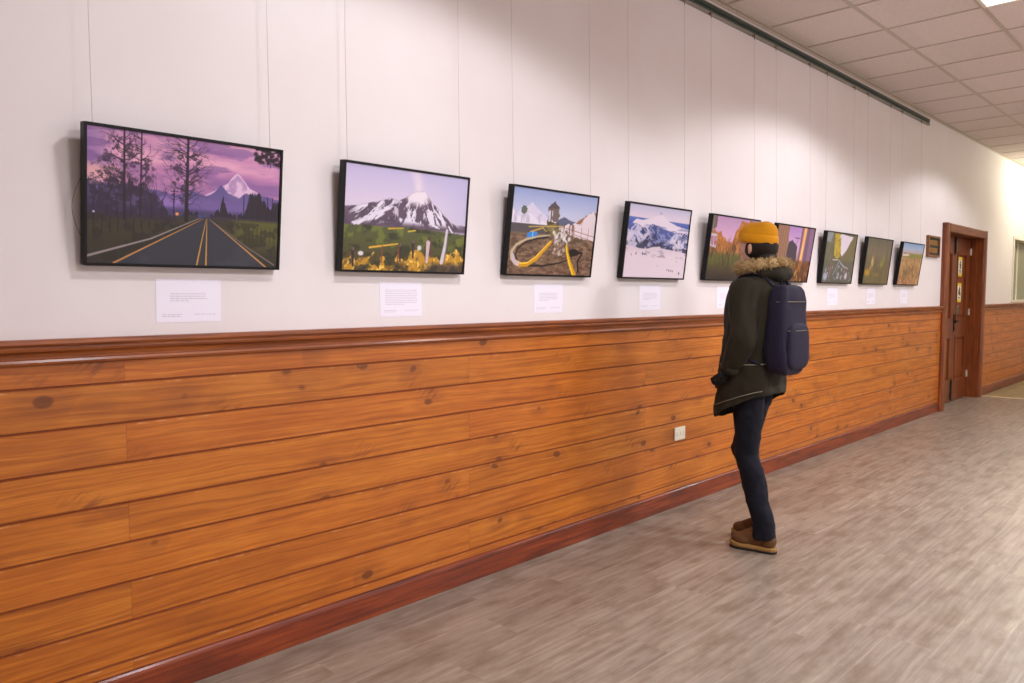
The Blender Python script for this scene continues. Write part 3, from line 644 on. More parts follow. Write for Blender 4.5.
def art_park():
    A = Art(132, 88, 5); r = random.Random(4)
    A.grad([(0, (176, 140, 180)), (.3, (204, 160, 190))]); A.fill((166, 104, 52), A.below([(0, .2), (.12, .24), (.2, .25), (.28, .33), (.38, .42), (.45, .40), (.52, .2), (.6, .06), (.8, .02), (1, .1)], .05, 1)); A.fill((196, 132, 60), A.below([(0, .2), (.3, .36), (.5, .3), (.6, .1), (1, .1)], .05)*S(A.n(12, 4, 2), .48, .62)*.8)
    A.fill((88, 56, 38), S(A.n(10, 4, 3, 2, .8), .52, .66)*S(A.v, .25, .45)*.8)
    A.poly([(0, 0), (.10, 0), (.10, .18), (0, .24)], (104, 92, 84)); A.line([(.02, 0), (.02, .3)], .04, (122, 110, 100))
    A.grad([(.5, (96, 86, 50)), (.7, (92, 92, 46)), (.9, (62, 52, 42)), (1, (50, 42, 40))], m=S(A.v, .52, .62)); A.fill((60, 46, 34), S(A.n(14, 3, 5, 2.4, .5), .54, .66)*S(A.v, .4, .5)*.6)
    A.poly([(0, .27), (.13, .29), (.13, .50), (0, .48)], (196, 186, 204)); 
    for x in (.025, .05, .085, .11): A.line([(x, .33), (x+.012, .45)], .022, (150, 44, 60))
    for q in range(24): x = r.uniform(.02, .95); A.line([(x, r.uniform(.4, .5)), (x, r.uniform(.58, .72))], .008, r.choice(((150, 104, 70), (66, 48, 40), (180, 140, 90))))
    return A
def art_street():
    A = Art(132, 88, 6); r = random.Random(6)
    A.grad([(0, (168, 128, 186)), (.4, (206, 166, 206)), (.7, (150, 110, 90))])
    A.poly([(0, 0), (.30, 0), (.34, .62), (0, .66)], (150, 112, 88)); 
    for x in (.03, .09, .15, .21, .27): A.line([(x, .02), (x, .6)], .014, (106, 76, 66))
    A.fill((74, 62, 74), A.below([(.28, 1), (.33, .30), (.42, .24), (.5, .30), (.58, .36), (.6, .8)], .03, 1)*(A.u > .3)*(A.u < .62)*(A.v < .75)); A.line([(.49, .20), (.62, .20)], .016, (70, 50, 70)); A.line([(.55, .2), (.55, .6)], .012, (70, 50, 60))
    A.poly([(.66, 0), (1, .0), (1, .7), (.66, .7)], (136, 104, 132)); A.fill((236, 170, 96), (1-S(np.abs(A.u-.745+.03*A.v), .02, .05))*(1-S(A.v, .58, .72))); A.fill((250, 214, 150), (1-S(np.abs(A.u-.74+.03*A.v), .0, .025))*S(A.v, .25, .4)*(1-S(A.v, .55, .65))*.8)
    A.line([(.66, 0), (.655, .66)], .05, (116, 84, 90)); A.fill((96, 72, 92), (np.abs(A.u-.84) < .04)*(A.v < .7)*.6)
    A.grad([(.55, (120, 76, 52)), (.8, (108, 70, 44)), (1, (80, 52, 40))], m=S(A.v, .58, .66))
    for q in range(90): x = r.random(); y = r.uniform(.62, .97); A.line([(x, y), (x, y+.07)], .022, r.choice(((196, 118, 48), (220, 150, 66), (70, 44, 36), (150, 92, 46), (54, 38, 36), (176, 150, 60))), al=.85)
    return A
def art_avenue():
    A = Art(120, 80, 7); r = random.Random(8)
    A.fill((100, 98, 78)); A.fill((122, 118, 94), S(A.n(8, 4, 1, 3, .8), .45, .65)*.7); A.poly([(0, 0), (.2, 0), (.14, .2), (0, .18)], (136, 142, 146))
    A.poly([(.42, 0), (.9, .05), (.72, .30), (.56, .46), (.50, .40)], (218, 208, 220)); A.poly([(.26, 0), (.42, 0), (.50, .30), (.50, .46), (.40, .52), (.30, .45)], (186, 162, 58)); A.fill((136, 112, 46), S(A.n(14, 3, 3), .52, .65)*(A.u > .27)*(A.u < .48)*(A.v < .48)*.6)
    A.fill((116, 106, 72), A.below([(.54, .5), (.68, .36), (.80, .16), (.93, .0), (1, 0)], .03, 4)*(A.u > .54)*.9)
    A.grad([(.5, (98, 96, 78)), (1, (92, 90, 80))], m=S(A.v, .5, .6))
    for q in range(60): x = r.uniform(.02, .98); y = r.uniform(.60, .96); A.blob(x, y, r.uniform(.012, .04), r.choice(((150, 162, 184), (96, 110, 120), (176, 184, 204), (70, 66, 60), (128, 96, 92))), .75)
    A.line([(.28, .54), (.44, .535)], .02, (210, 196, 196)); A.line([(.48, .54), (.56, .60), (.66, .66), (.82, .70)], .022, (176, 176, 196)); A.line([(.5, .55), (.36, .82)], .018, (160, 160, 170)); A.line([(.5, .56), (.62, .85)], .016, (96, 90, 90))
    A.blob(.78, .86, .07, (196, 190, 204), 1, .07); A.blob(.74, .82, .02, (186, 70, 50)); A.blob(.7, .86, .015, (190, 96, 60)); A.blob(.24, .76, .04, (150, 100, 100), .8, .09); A.blob(.1, .88, .09, (170, 180, 206), .9, .08); A.blob(.5, .9, .05, (168, 186, 204), .8, .03); A.blob(.46, .76, .035, (96, 128, 130), .8, .08)
    return A
def art_mist():
    A = Art(120, 80, 8); A.grad([(0, (104, 98, 82)), (.35, (122, 110, 90)), (.6, (112, 98, 70)), (1, (112, 100, 62))]); A.fill((88, 84, 62), S(A.n(7, 4, 1, 3, .5), .48, .66)*.5)
    A.blob(.28, .52, .055, (220, 196, 110), .95, .11, .6); A.blob(.23, .66, .05, (188, 150, 90), .7, .05); A.blob(.13, .76, .14, (186, 146, 34), .95, .07, .6); A.blob(.5, .80, .15, (150, 130, 40), .6, .04, .7); A.blob(.66, .56, .09, (150, 146, 56), .8, .07, .6); A.blob(.72, .46, .04, (146, 150, 62), .8, .10, .6); A.blob(.52, .58, .05, (138, 118, 104), .6, .06); A.line([(.3, .42), (.24, .74)], .018, (120, 92, 50)); A.line([(.66, .5), (.74, .95)], .012, (86, 80, 50), al=.5)
    return A
def art_dirt():
    A = Art(120, 80, 9); r = random.Random(2)
    A.grad([(0, (128, 164, 204)), (.14, (166, 182, 206)), (.22, (186, 166, 168))]); A.grad([(.25, (134, 136, 62)), (.34, (140, 130, 66)), (.4, (170, 140, 92))], m=A.below([(0, .24), (.5, .25), (1, .235)], .012))
    A.poly([(.02, .27), (.34, .255), (.34, .30), (.04, .325)], (214, 202, 194)); A.line([(.1, .235), (.55, .25)], .012, (150, 96, 96))
    for x in (.55, .68, .71): A.line([(x, .12), (x, .26)], .008, (96, 104, 120))
    dt = A.below([(0, .34), (.5, .38), (.75, .35), (1, .33)], .012); A.grad([(.35, (178, 142, 98)), (.7, (176, 134, 84)), (1, (180, 128, 92))], m=dt)
    w_ = fbm(A.u*1.5*5-A.v*9, A.v*3+A.u*4, 2, 4, 30); A.fill((126, 96, 60), dt*S(w_, .5, .64)*.75); A.fill((206, 168, 118), dt*S(A.n(9, 4, 5, 2, .7), .55, .68)*.6)
    A.poly([(.14, .66), (.38, .58), (.75, .58), (.6, .74), (.36, .86), (.2, .95), (.18, .75)], (112, 90, 60), .55*(.4+S(A.n(14, 3, 77), .4, .6)), j=.06); A.line([(.62, .56), (.72, .86)], .04, (116, 86, 56), .02)
    for q in range(8): x = .15+q*.09; A.line([(x, .5+r.random()*.1), (x-.1, .9)], .012, (120, 90, 58), al=.5)
    return A

PRINTM = Mat('photo_print', .42, spec=.35); at = PRINTM.n('ShaderNodeAttribute'); at.attribute_name = 'print'; PRINTM.col(at.outputs['Color'])
FW, FH, FD, LIP = .652, .430, .030, .009
def print_mesh(A, parent):
    W, H = A.W, A.H; w_, h_ = FW-2*LIP, FH-2*LIP
    ys, zs = np.meshgrid(np.linspace(-w_/2, w_/2, W+1), np.linspace(h_/2, -h_/2, H+1)); co = np.stack([np.full_like(ys, .0), ys, zs], -1).reshape(-1, 3)
    idx = np.arange((W+1)*(H+1)).reshape(H+1, W+1); f = np.stack([idx[1:, :-1], idx[1:, 1:], idx[:-1, 1:], idx[:-1, :-1]], -1).reshape(-1, 4)
    # thin closed sheet: grid front plus a single back quad and sides
    n0 = len(co); e = .0012
    bk = [(-e, -w_/2, h_/2), (-e, w_/2, h_/2), (-e, w_/2, -h_/2), (-e, -w_/2, -h_/2)]
    me = bpy.data.meshes.new('print'); me.from_pydata(co.tolist()+bk, [], f.tolist()+[(n0+3, n0, n0+1, n0+2)[::-1]])
    me.update(); c = np.clip(A.c, 0, 255)/255; lin = np.where(c <= .04045, c/12.92, ((c+.055)/1.055)**2.4).reshape(-1, 3)
    at = me.color_attributes.new('print', 'FLOAT_COLOR', 'CORNER'); data = np.ones((len(me.loops), 4), np.float32); data[:, :3] = .05
    data[:W*H*4, :3] = np.repeat(lin, 4, axis=0); at.data.foreach_set('color', data.ravel())
    me.materials.append(PRINTM.m); o = bpy.data.objects.new('print', me); COL.objects.link(o); o.parent = parent; return o

q = MB()   # frame rails: front face x = 0 .. back -FD
a, b2 = FW/2, FH/2
q.box(-FD, .004, -a, -a+LIP, -b2, b2); q.box(-FD, .004, a-LIP, a, -b2, b2); q.box(-FD, .004, -a+LIP, a-LIP, b2-LIP, b2); q.box(-FD, .004, -a+LIP, a-LIP, -b2, -b2+LIP)
frame_src = q.build('frame', BLACK, None, bevel=.0008)
back_src = MB().box(-FD+.004, -FD+.008, -a+LIP, a-LIP, -b2+LIP, b2-LIP).build('backing', BACKM)
arts = [(art_road, 'framed photograph of a road running to a snowy volcano at dusk', 'road at dusk'),
        (art_volcano, 'framed photograph of a snow-streaked volcano behind a field of fence posts', 'volcano field'),
        (art_hose, 'framed photograph of yellow hoses on brown ground with white tents', 'yellow hose'),
        (art_snow, 'framed photograph of snowy blue mountains with a white snow slope below', 'blue snow mountain'),
        (art_park, 'framed photograph of orange trees partly hidden behind the standing person', 'orange trees'),
        (art_street, 'framed photograph of a crowd under a lilac sky with a glowing column', 'lilac sky crowd'),
        (art_avenue, 'framed photograph of a bicycle before grey trees and a yellow tree', 'bicycle'),
        (art_mist, 'framed photograph of a dim olive scene with small yellow glows', 'dim olive'),
        (art_dirt, 'framed photograph of a brown dirt slope under blue sky, nearest the door', 'dirt slope')]
FY = [.758, 1.668, 2.583, 3.511, 4.409, 5.323, 6.243, 7.147, 8.062]
CY = [.981, 1.884, 2.824, 3.739, 4.638, 5.555, 6.467, 7.370, 8.295]
FX0 = .034
TILT = [.045, .044, .057, .053, .058, .064, .047, .048, .059]
for kf, (fn, lab, short) in enumerate(arts):
    yc = FY[kf]+FW/2; lean = math.asin(TILT[kf]/FH)
    r = empty('framed_photograph', (FX0+TILT[kf]/2, yc, 1.6515)); r.rotation_euler = (0, lean, 0)
    tag(r, lab, 'picture', 'framed photographs on the wall')
    for src in (frame_src, back_src):
        if kf == 0: o = src
        else: o = src.copy(); COL.objects.link(o)
        o.parent = r
    print_mesh(fn(), r)
    # two cords from the track down to the back of the frame
    for side, yy in (('left', FY[kf]+.034), ('right', FY[kf]+FW-.034)):
        zb = 1.82; xb = (FX0+TILT[kf]-.030)-.030; inv = (Matrix.Translation((FX0+TILT[kf]/2, yc, 1.6515)) @ Matrix.Rotation(lean, 4, 'Y')).inverted()
        def loc(mb): mb.v = [tuple(inv @ (Vector(v)+Vector((.03, yy, 3.139)))) for v in mb.v]; return mb
        e = loc(MB().tube([(.006, 0, -.01), (xb, 0, zb-3.139)], .0008, 6)).build('hanging_cord', WIRE, r, smooth=True)
        h = MB(); h.box(-.006, .012, -.007, .007, -.016, .001); h.cyl((.006, 0, -.016), (.006, 0, -.034), .004, .003, 8); loc(h).build('hook', HOOKM, e)
        if kf == 0 and side == 'left':
            pts = []
            for s_ in range(17):
                t = s_/16; pts.append((.004+.0*t, -.03-.030*math.sin(PI*t), -1.43-.20*t))
            loc(MB().tube(pts, .0009, 6)).build('loose_end', plain('dark_cord', (90, 82, 78), .5), e, smooth=True)
    # caption card
    e = empty('caption_card', (.0, CY[kf]+.111, 1.254)); tag(e, 'white caption card on the wall under the %s picture' % short, 'card', 'caption cards')
    cw, ch = .221, .146; rr = random.Random(kf); tw = rr.uniform(-.003, .003)
    MB().add([(.0002, -cw/2, 0), (.0012, -cw/2, 0), (.0012, cw/2, 0), (.0002, cw/2, 0), (.0002, -cw/2+tw, ch), (.0012, -cw/2+tw, ch), (.0012, cw/2+tw, ch), (.0002, cw/2+tw, ch)],
             [(0, 3, 2, 1), (4, 5, 6, 7), (0, 1, 5, 4), (1, 2, 6, 5), (2, 3, 7, 6), (3, 0, 4, 7)]).build('sheet', PAPER, e)
    rows = [(.096, -.063, .063), (.088, -.063, .063), (.080, -.063, .062), (.0725, -.063, .0)] if kf == 0 else [(.112-.0075*s_, -.085, .085 if s_ < 8 else .02) for s_ in range(9)] if kf == 1 else [(.10-.0075*s_, -.07, .07 if s_ < 5 else .0) for s_ in range(6)]
    for block in (rows, [(.026, -.09, -.02), (.020, -.09, -.03)], [(.026, .018, .09)]):
        t = MB()
        for z, y0, y1 in block:
            y = y0
            while y < y1-.004:
                l_ = min(rr.uniform(.006, .016), y1-y); t.box(.0012, .0014, y, y+l_, z-.0011, z+.0011); y += l_+.0028
        t.build('text_block', INK, e)

# ------------------------------------------------------------------ plaque beside the door
e = empty('wooden_plaque', (.0, 9.285, 1.757)); tag(e, 'small wooden plaque with raised lettering on dark ground, left of the door', 'plaque')
PW, PH = .41, .230; a = PW/2
fm = MB(); fm.box(0, .03, -a, -a+.025, 0, PH); fm.box(0, .03, a-.025, a, 0, PH); fm.box(0, .03, -a+.025, a-.025, 0, .02); fm.box(0, .03, -a+.025, a-.025, PH-.02, PH)
fm.build('frame', stained('plaque_wood', (92, 52, 22), (136, 84, 40), (160, 108, 60)), e, bevel=.002)
MB().box(0, .014, -a+.025, a-.025, .02, PH-.02).build('panel', plain('plaque_dark', (34, 38, 32), .6), e)
rr = random.Random(11); TAN = plain('plaque_tan', (176, 128, 70), .5)
for z0, z1 in ((.130, .182), (.048, .100)):
    tm = MB(); y = -a+.055
    while y < a-.07:
        wl_ = rr.uniform(.016, .024); tm.box(.014, .019, y, y+.007, z0, z1); q_ = rr.choice((0, 1, 2)); 
        if q_ != 1: tm.box(.014, .019, y+.007, y+wl_, z1-.009, z1)
        if q_ != 0: tm.box(.014, .019, y+.007, y+wl_, z0, z0+.009)
        if q_ == 2: tm.box(.014, .019, y+.007, y+wl_, (z0+z1)/2-.004, (z0+z1)/2+.004)
        y += wl_+.008
    tm.build('lettering_row', TAN, e)

# ------------------------------------------------------------------ power outlet on the panelling
e = empty('wall_outlet', (.014, 4.168, .468)); tag(e, 'cream power outlet plate low on the wooden panelling', 'outlet')
MB().box(0, .010, -.060, .060, -.041, .041).build('plate', CREAM, e, bevel=.003)
for s_ in (-.036, 0, .036):
    o = MB().cyl((.009, s_, 0), (.0115, s_, 0), .0155, n=24).build('socket', CREAM, e)
    hh = MB()
    for dz in (-.009, 0, .009): hh.cyl((.0112, s_, dz), (.0120, s_, dz), .0022, n=10)
    hh.build('contact_hole', DARKHOLE, o)
# ------------------------------------------------------------------ the person
def fuse(o, voxel, it=6, keep=True):
    r = o.modifiers.new('fuse', 'REMESH'); r.mode = 'VOXEL'; r.voxel_size = voxel; r.use_smooth_shade = True
    s_ = o.modifiers.new('soft', 'SMOOTH'); s_.factor = .5; s_.iterations = it
    return o
def cloth(name, rgb, rough=.85, ns=260, bumpv=.25, amt=.12):
    k = Mat(name, rough, spec=.2); n = k.noise(k.P, ns, 2); n2 = k.noise(k.P, 7, 3); c = srgb(*rgb)
    k.col(k.mix(n2, tuple(q*(1-amt) for q in c[:3])+(1,), tuple(q*(1+amt) for q in c[:3])+(1,))); k.bump(n, bumpv, .002)
    k.b.inputs['Sheen Weight'].default_value = .03; return k.m
SKIN = plain('skin', (198, 150, 124), .5, nscale=20); COAT = cloth('olive_coat', (40, 36, 24)); KNIT = cloth('mustard_knit', (196, 132, 16), ns=120, bumpv=.7)
JEAN = cloth('navy_denim', (17, 18, 27)); PACK = cloth('navy_pack', (32, 27, 46), .7); FUR = cloth('tan_fur', (176, 148, 104), .9); HAIR = cloth('dark_hair', (34, 24, 18), .6)
GLOVE = cloth('black_glove', (24, 22, 22)); BOOT = cloth('brown_suede', (98, 66, 38), .7); SOLE = plain('tan_sole', (146, 108, 52), .7); TREAD = plain('black_tread', (28, 24, 22), .8); LACE = cloth('lace', (52, 36, 24))
ZIP = plain('zip_metal', (120, 112, 96), .4, metal=.7); PIPE = plain('grey_cord', (112, 105, 90), .7)
PA = math.radians(176)
pr = empty('person', (.712, 3.805, 0), PA)
tag(pr, 'person in mustard beanie, fur-collared dark olive parka and navy backpack, standing close to the wall', 'person')

JL = dict(hip=(.0, .07, .88), knee=(.01, .06, .49), ank=(-.095, .065, .10))
JR = dict(hip=(.02, -.075, .88), knee=(.12, -.08, .50), ank=(.0, -.08, .10))
def add_hand(m, wr, d, up, side, g=0.):
    """palm, four curled fingers and a thumb leaving its side; g thickens the surface for the glove"""
    wr = Vector(wr); d = Vector(d).normalized(); s_ = Vector(up).cross(d).normalized()*side; n = d.cross(s_)*side    # s_: thumb side, n: palm side
    pal = []
    for t, hw, ht in ((-.02, .024, .019), (.0, .027, .018), (.03, .037, .016), (.065, .041, .014), (.085, .039, .011)):
        c = wr+d*t; pal.append([c+s_*math.cos(a)*(hw+g)+n*math.sin(a)*(ht+g) for a in np.linspace(0, 2*PI, 16, endpoint=False)])
    m.loft(pal)
    for off, L, r0 in ((.031, .070, .0088), (.0105, .078, .0092), (-.0105, .073, .0088), (-.030, .058, .0078)):
        p = wr+d*.075+s_*off; pts = [p-d*.02, p]; ang = 0
        for seg, bend in ((.45, .45), (.32, .75), (.23, .55)):
            ang += bend; pts.append(pts[-1]+(d*math.cos(ang)+n*math.sin(ang))*L*seg)
        m.tube(pts, [r0+g, r0+g, (r0+g)*.97, (r0+g)*.9, (r0+g)*.72], 10); m.ball(pts[-1], (r0+g)*.74, (r0+g)*.74, (r0+g)*.74, 8, 6)
    t0 = wr+d*.018+s_*.022; t1 = t0+(d*.5+s_*.75+n*.35).normalized()*.034; t2 = t1+(d*.85+s_*.3+n*.5).normalized()*.032; t3 = t2+(d*.85-s_*.05+n*.6).normalized()*.026
    m.tube([t0, t1, t2, t3], [.013+g, .0115+g, .010+g, .0085+g], 10); m.ball(t3, .0085+g, .0085+g, .0085+g, 8, 6)

HC = Vector((.012, 0, 1.597))
b = MB()
b.ball(HC+Vector((-.006, 0, .018)), .094, .076, .098, 28, 20)
b.ball(HC+Vector((.020, 0, -.032)), .067, .060, .074, 24, 16)
b.ball(HC+Vector((.058, 0, -.085)), .026, .026, .020); b.ball(HC+Vector((.070, 0, .028)), .018, .045, .011)       # chin, brow
b.tube([HC+Vector((.078, 0, .018)), HC+Vector((.094, 0, -.004)), HC+Vector((.104, 0, -.024))], [.008, .0095, .012]); b.ball(HC+Vector((.096, 0, -.028)), .014, .016, .009)
for sg in (-1, 1):
    b.ball(HC+Vector((.050, sg*.038, -.022)), .022, .020, .026); b.tube([HC+Vector((.080, sg*.017, .010)), HC+Vector((.0815, sg*.030, .0165)), HC+Vector((.072, sg*.045, .009))], [.003, .0042, .003], 8); b.tube([HC+Vector((.079, sg*.018, .000)), HC+Vector((.0790, sg*.030, -.0075)), HC+Vector((.070, sg*.044, .000))], [.0025, .0035, .0025], 8)                    # cheek
    b.ball(HC+Vector((-.006, sg*.078, -.008)), .014, .009, .026); b.ball(HC+Vector((-.002, sg*.077, -.026)), .010, .007, .014)
b.tube([HC+Vector((.078, -.022, -.053)), HC+Vector((.089, -.010, -.050)), HC+Vector((.089, .010, -.050)), HC+Vector((.078, .022, -.053))], [.003, .0055, .0055, .003], 8)
b.tube([HC+Vector((.077, -.020, -.059)), HC+Vector((.086, -.008, -.062)), HC+Vector((.086, .008, -.062)), HC+Vector((.077, .020, -.059))], [.003, .0065, .0065, .003], 8)
b.tube([(.0, 0, 1.56), (-.008, 0, 1.48), (-.02, 0, 1.40)], [.050, .052, .064], 20)
ell = lambda z, cx, a, b2: [(cx+a*math.cos(t), b2*math.sin(t), z) for t in np.linspace(0, 2*PI, 28, endpoint=False)]
b.loft([ell(1.435, -.02, .05, .07), ell(1.40, -.015, .075, .15), ell(1.33, -.01, .10, .18), ell(1.2, 0, .11, .16), ell(1.06, .01, .10, .14), ell(.95, .02, .11, .165), ell(.86, .03, .10, .16)])
ARMS = {1: [(-.015, .155, 1.375), (-.040, .212, 1.13), (.035, .190, .975)], -1: [(-.015, -.155, 1.375), (-.040, -.212, 1.13), (.045, -.19, .975)]}
HD = {1: ((.45, -.12, -.88), (1, 0, .5)), -1: ((.45, .12, -.88), (1, 0, .5))}
for sg in (1, -1):
    s0, e0, w0 = [Vector(p) for p in ARMS[sg]]; hd = Vector(HD[sg][0]).normalized()
    b.ball(s0, .055, .05, .055); b.tube([s0, s0.lerp(e0, .5), e0, e0.lerp(w0, .35), w0, w0+hd*.01], [.050, .044, .037, .036, .025, .024], 16)
    add_hand(b, w0+hd*.012, hd, Vector(HD[sg][1]), sg)
    J = JL if sg == 1 else JR; h, kn, an = Vector(J['hip']), Vector(J['knee']), Vector(J['ank'])
    b.tube([h+Vector((0, 0, .03)), h.lerp(kn, .4), kn, kn.lerp(an, .3)+Vector((-.012, 0, 0)), an, an-Vector((0, 0, .05))], [.078, .066, .050, .050, .034, .03], 18)
    fr_ = {1: .21, -1: .02}[sg]; b.ball((an.x-.01, an.y, .062), .03, .025, .025); b.tube([(an.x, an.y, .065)]+[(an.x+q*math.cos(fr_), an.y+q*math.sin(fr_), zz_) for q, zz_ in ((.07, .062), (.13, .052))], [.024, .022, .016], 12)
fuse(b.build('body', SKIN, pr, smooth=True), .0042, 5)
for sg in (-1, 1):
    e = MB().ball(HC+Vector((.0715, sg*.030, .004)), .0105, .0115, .0100, 16, 12).build('eye', plain('eye_white', (232, 226, 218), .2), pr, smooth=True)
    MB().ball(HC+Vector((.0797, sg*.031, .004)), .0030, .0052, .0052, 12, 8).build('iris', plain('eye_brown', (50, 32, 20), .2), e, smooth=True)
    MB().tube([HC+Vector((.088, sg*.012, .030)), HC+Vector((.088, sg*.030, .036)), HC+Vector((.074, sg*.048, .030))], [.002, .0032, .002], 8).build('eyebrow', HAIR, pr, smooth=True)
# hair below the beanie
b = MB(); b.ball(HC+Vector((-.020, 0, .0)), .094, .083, .085, 28, 18); b.ball(HC+Vector((-.050, 0, -.055)), .055, .064, .050, 24, 14)
o = b.build('hair', HAIR, pr, smooth=True); me = o.data
for v in me.vertices:
    if v.co.x > HC.x+.045: v.co.x = HC.x+.045
    q = mnoise.noise(Vector((v.co.x*90, v.co.y*90, v.co.z*20))); v.co += (v.co-HC).normalized()*q*.005
# beanie: ribbed cuff and soft crown
def bean(z0, z1, grow):
    rings = []; N = 72
    for z, f in ((0, 1.0), (.0, 1.0)): pass
    return rings
b = MB(); N = 96; rings = []
for z, f in ((.022, .985), (.018, 1.03), (.024, 1.085), (.040, 1.10), (.056, 1.09), (.066, 1.05), (.070, 1.00)):
    rings.append([(HC.x-.006+.097*f*(1+.012*math.sin(24*t*2))*math.cos(t), .082*f*(1+.012*math.sin(24*t*2))*math.sin(t), HC.z+z+.014*math.cos(t)) for t in np.linspace(0, 2*PI, N, endpoint=False)])
b.loft(rings, cap=False); cuff = b.build('beanie', KNIT, pr, smooth=True)
b = MB(); rings = []
for z, f, dx in ((.030, 1.0, 0), (.060, 1.045, 0), (.078, 1.04, -.002), (.094, .98, -.005), (.108, .86, -.010), (.120, .66, -.016), (.128, .40, -.022), (.131, .12, -.025)):
    rings.append([(HC.x-.006+dx+.097*f*math.cos(t)*(1+.006*math.sin(40*t)), .082*f*math.sin(t)*(1+.006*math.sin(40*t)), HC.z+z+.006*math.sin(3*t)*f) for t in np.linspace(0, 2*PI, N, endpoint=False)])
b.loft(rings); b.build('crown', KNIT, cuff, smooth=True)

# parka: trunk flaring to a dipped hem, with a lining that turns up inside
def wr_(p, amp, s=9):
    return amp*(mnoise.noise(Vector((p[0]*s, p[1]*s, p[2]*s*.55+3)))+.5*mnoise.noise(Vector((p[0]*s*2.3, p[1]*s*2.3, p[2]*s*2+7))))
N = 64
def cring(z, cx, a, b2, tilt=0, amp=.010):
    r = []
    for t in np.linspace(0, 2*PI, N, endpoint=False):
        c, s_ = math.cos(t), math.sin(t); ex = .86; x = math.copysign(abs(c)**ex, c); y = math.copysign(abs(s_)**ex, s_)
        k_ = 1+wr_((c*.2, s_*.2, z), amp)*6; r.append((cx+a*x*k_, b2*y*k_, z-tilt*x+.35*tilt*y*0))
    return r
spec = [(1.465, -.02, .075, .085, 0), (1.445, -.02, .095, .125, 0), (1.415, -.018, .115, .175, 0), (1.37, -.012, .130, .200, 0), (1.28, -.004, .140, .203, 0), (1.18, .004, .142, .196, 0), (1.08, .012, .142, .192, 0), (.99, .022, .148, .195, .005),
        (.91, .030, .153, .196, .025), (.84, .036, .158, .196, .045), (.79, .038, .161, .198, .065), (.757, .040, .163, .199, .08)]
b = MB(); b.loft([cring(*q) for q in spec]+[cring(.754, .040, .157, .193, .08), cring(.80, .038, .150, .19, .065), cring(.93, .03, .13, .18, .01)])
coat = b.build('coat', COAT, pr, smooth=True)
for sg in (1, -1):
    s0, e0, w0 = [Vector(p) for p in ARMS[sg]]; hd = Vector(HD[sg][0]).normalized()
    pts = [s0+Vector((0, -sg*.05, .015)), s0+Vector((0, sg*.005, .0)), s0.lerp(e0, .4), s0.lerp(e0, .8), e0+Vector((-.012, 0, -.005)), e0.lerp(w0, .25)+Vector((-.005, 0, -.01)), e0.lerp(w0, .65), w0+hd*.005, w0+hd*.02]
    rs = [.070, .083, .077, .070, .070, .068, .060, .050, .048]
    sb = MB().tube(pts, rs, 28); sl = sb.build('sleeve', COAT, coat, smooth=True)
    for v in sl.data.vertices:
        q = wr_(v.co, .015, 20); ax = min((( (pts[i]-v.co).length, i) for i in range(len(pts))))[1]; v.co += (v.co-pts[ax]).normalized()*q
    sl.modifiers.new('s', 'SUBSURF').render_levels = 1
    MB().tube([w0-hd*.008, w0+hd*.026], [.053, .052], 28).build('cuff', COAT, sl, smooth=True)
    gm = MB(); add_hand(gm, w0+hd*.012, hd, Vector(HD[sg][1]), sg, .0018); fuse(gm.build('glove', GLOVE, pr, smooth=True), .0026, 2)
tw = bpy.data.textures.new('creases', 'CLOUDS'); tw.noise_scale = .09; tw.noise_depth = 1
for o in [coat]+[c for c in coat.children if c.name.startswith('sleeve')]:
    if not o.modifiers: o.modifiers.new('s', 'SUBSURF')
    o.modifiers[0].levels = 2; o.modifiers[0].render_levels = 2
    d_ = o.modifiers.new('creases', 'DISPLACE'); d_.texture = tw; d_.strength = .022; d_.mid_level = .5; d_.texture_coords = 'LOCAL'
# coat details: zip placket, pocket flaps, drawcord, hood
b = MB(); pts = [(cring(*q)[0][0]+.004, 0, cring(*q)[0][2]) for q in spec[1:]]
for i in range(len(pts)-1):
    (x0, _, z0), (x1, _, z1) = pts[i], pts[i+1]
b.loft([[(x-.008, -.022, z), (x+.003, -.022, z), (x+.004, .0, z), (x+.003, .022, z), (x-.008, .022, z)] for x, _, z in pts]); b.build('zip_placket', COAT, coat, smooth=True)
def on_coat(z, t, out=.003):
    zs = [q[0] for q in spec][::-1]; f = lambda j: float(np.interp(z, zs, [q[j] for q in spec][::-1])); r = cring(z, f(1), f(2), f(3), f(4)); i = int(round(t/(2*PI)*N)) % N
    p = Vector(r[i]); d = Vector((math.cos(t)*1., math.sin(t), 0)).normalized(); return p+d*out
for t0, t1 in ((.55, 1.15), (2*PI-1.15, 2*PI-.55)):
    b = MB(); ts = np.linspace(t0, t1, 8)
    b.loft([[on_coat(.915, t, -.004), on_coat(.915, t, .006), on_coat(.875, t, .009), on_coat(.872, t, -.002)] for t in ts]); b.build('pocket_flap', COAT, coat, smooth=True)
b = MB(); b.tube([on_coat(.985, t, .004) for t in np.linspace(0.1, 2*PI-.1, 64)], .0035, 8); b.build('drawcord', PIPE, coat, smooth=True)
b = MB(); b.tube([on_coat(.80, t, .003) for t in np.linspace(0.5, 2.6, 30)], .003, 8); b.build('hem_piping', PIPE, coat, smooth=True)
b = MB(); b.ball((-.095, 0, 1.455), .075, .125, .055, 28, 16); b.ball((-.03, 0, 1.465), .105, .125, .042, 28, 14)
hood = b.build('hood', COAT, coat, smooth=True)
for v in hood.data.vertices: v.co += (v.co-Vector((-.06, 0, 1.46))).normalized()*wr_(v.co, .014, 20)
b = MB(); rr = random.Random(21); path = []
for t in np.linspace(.25, 2*PI-.25, 40): path.append(Vector((-.022+.112*math.cos(t), .125*math.sin(t), 1.495-.012*math.cos(t))))
b.tube(path, [.024+.006*math.sin(q*1.7) for q in range(40)], 14)
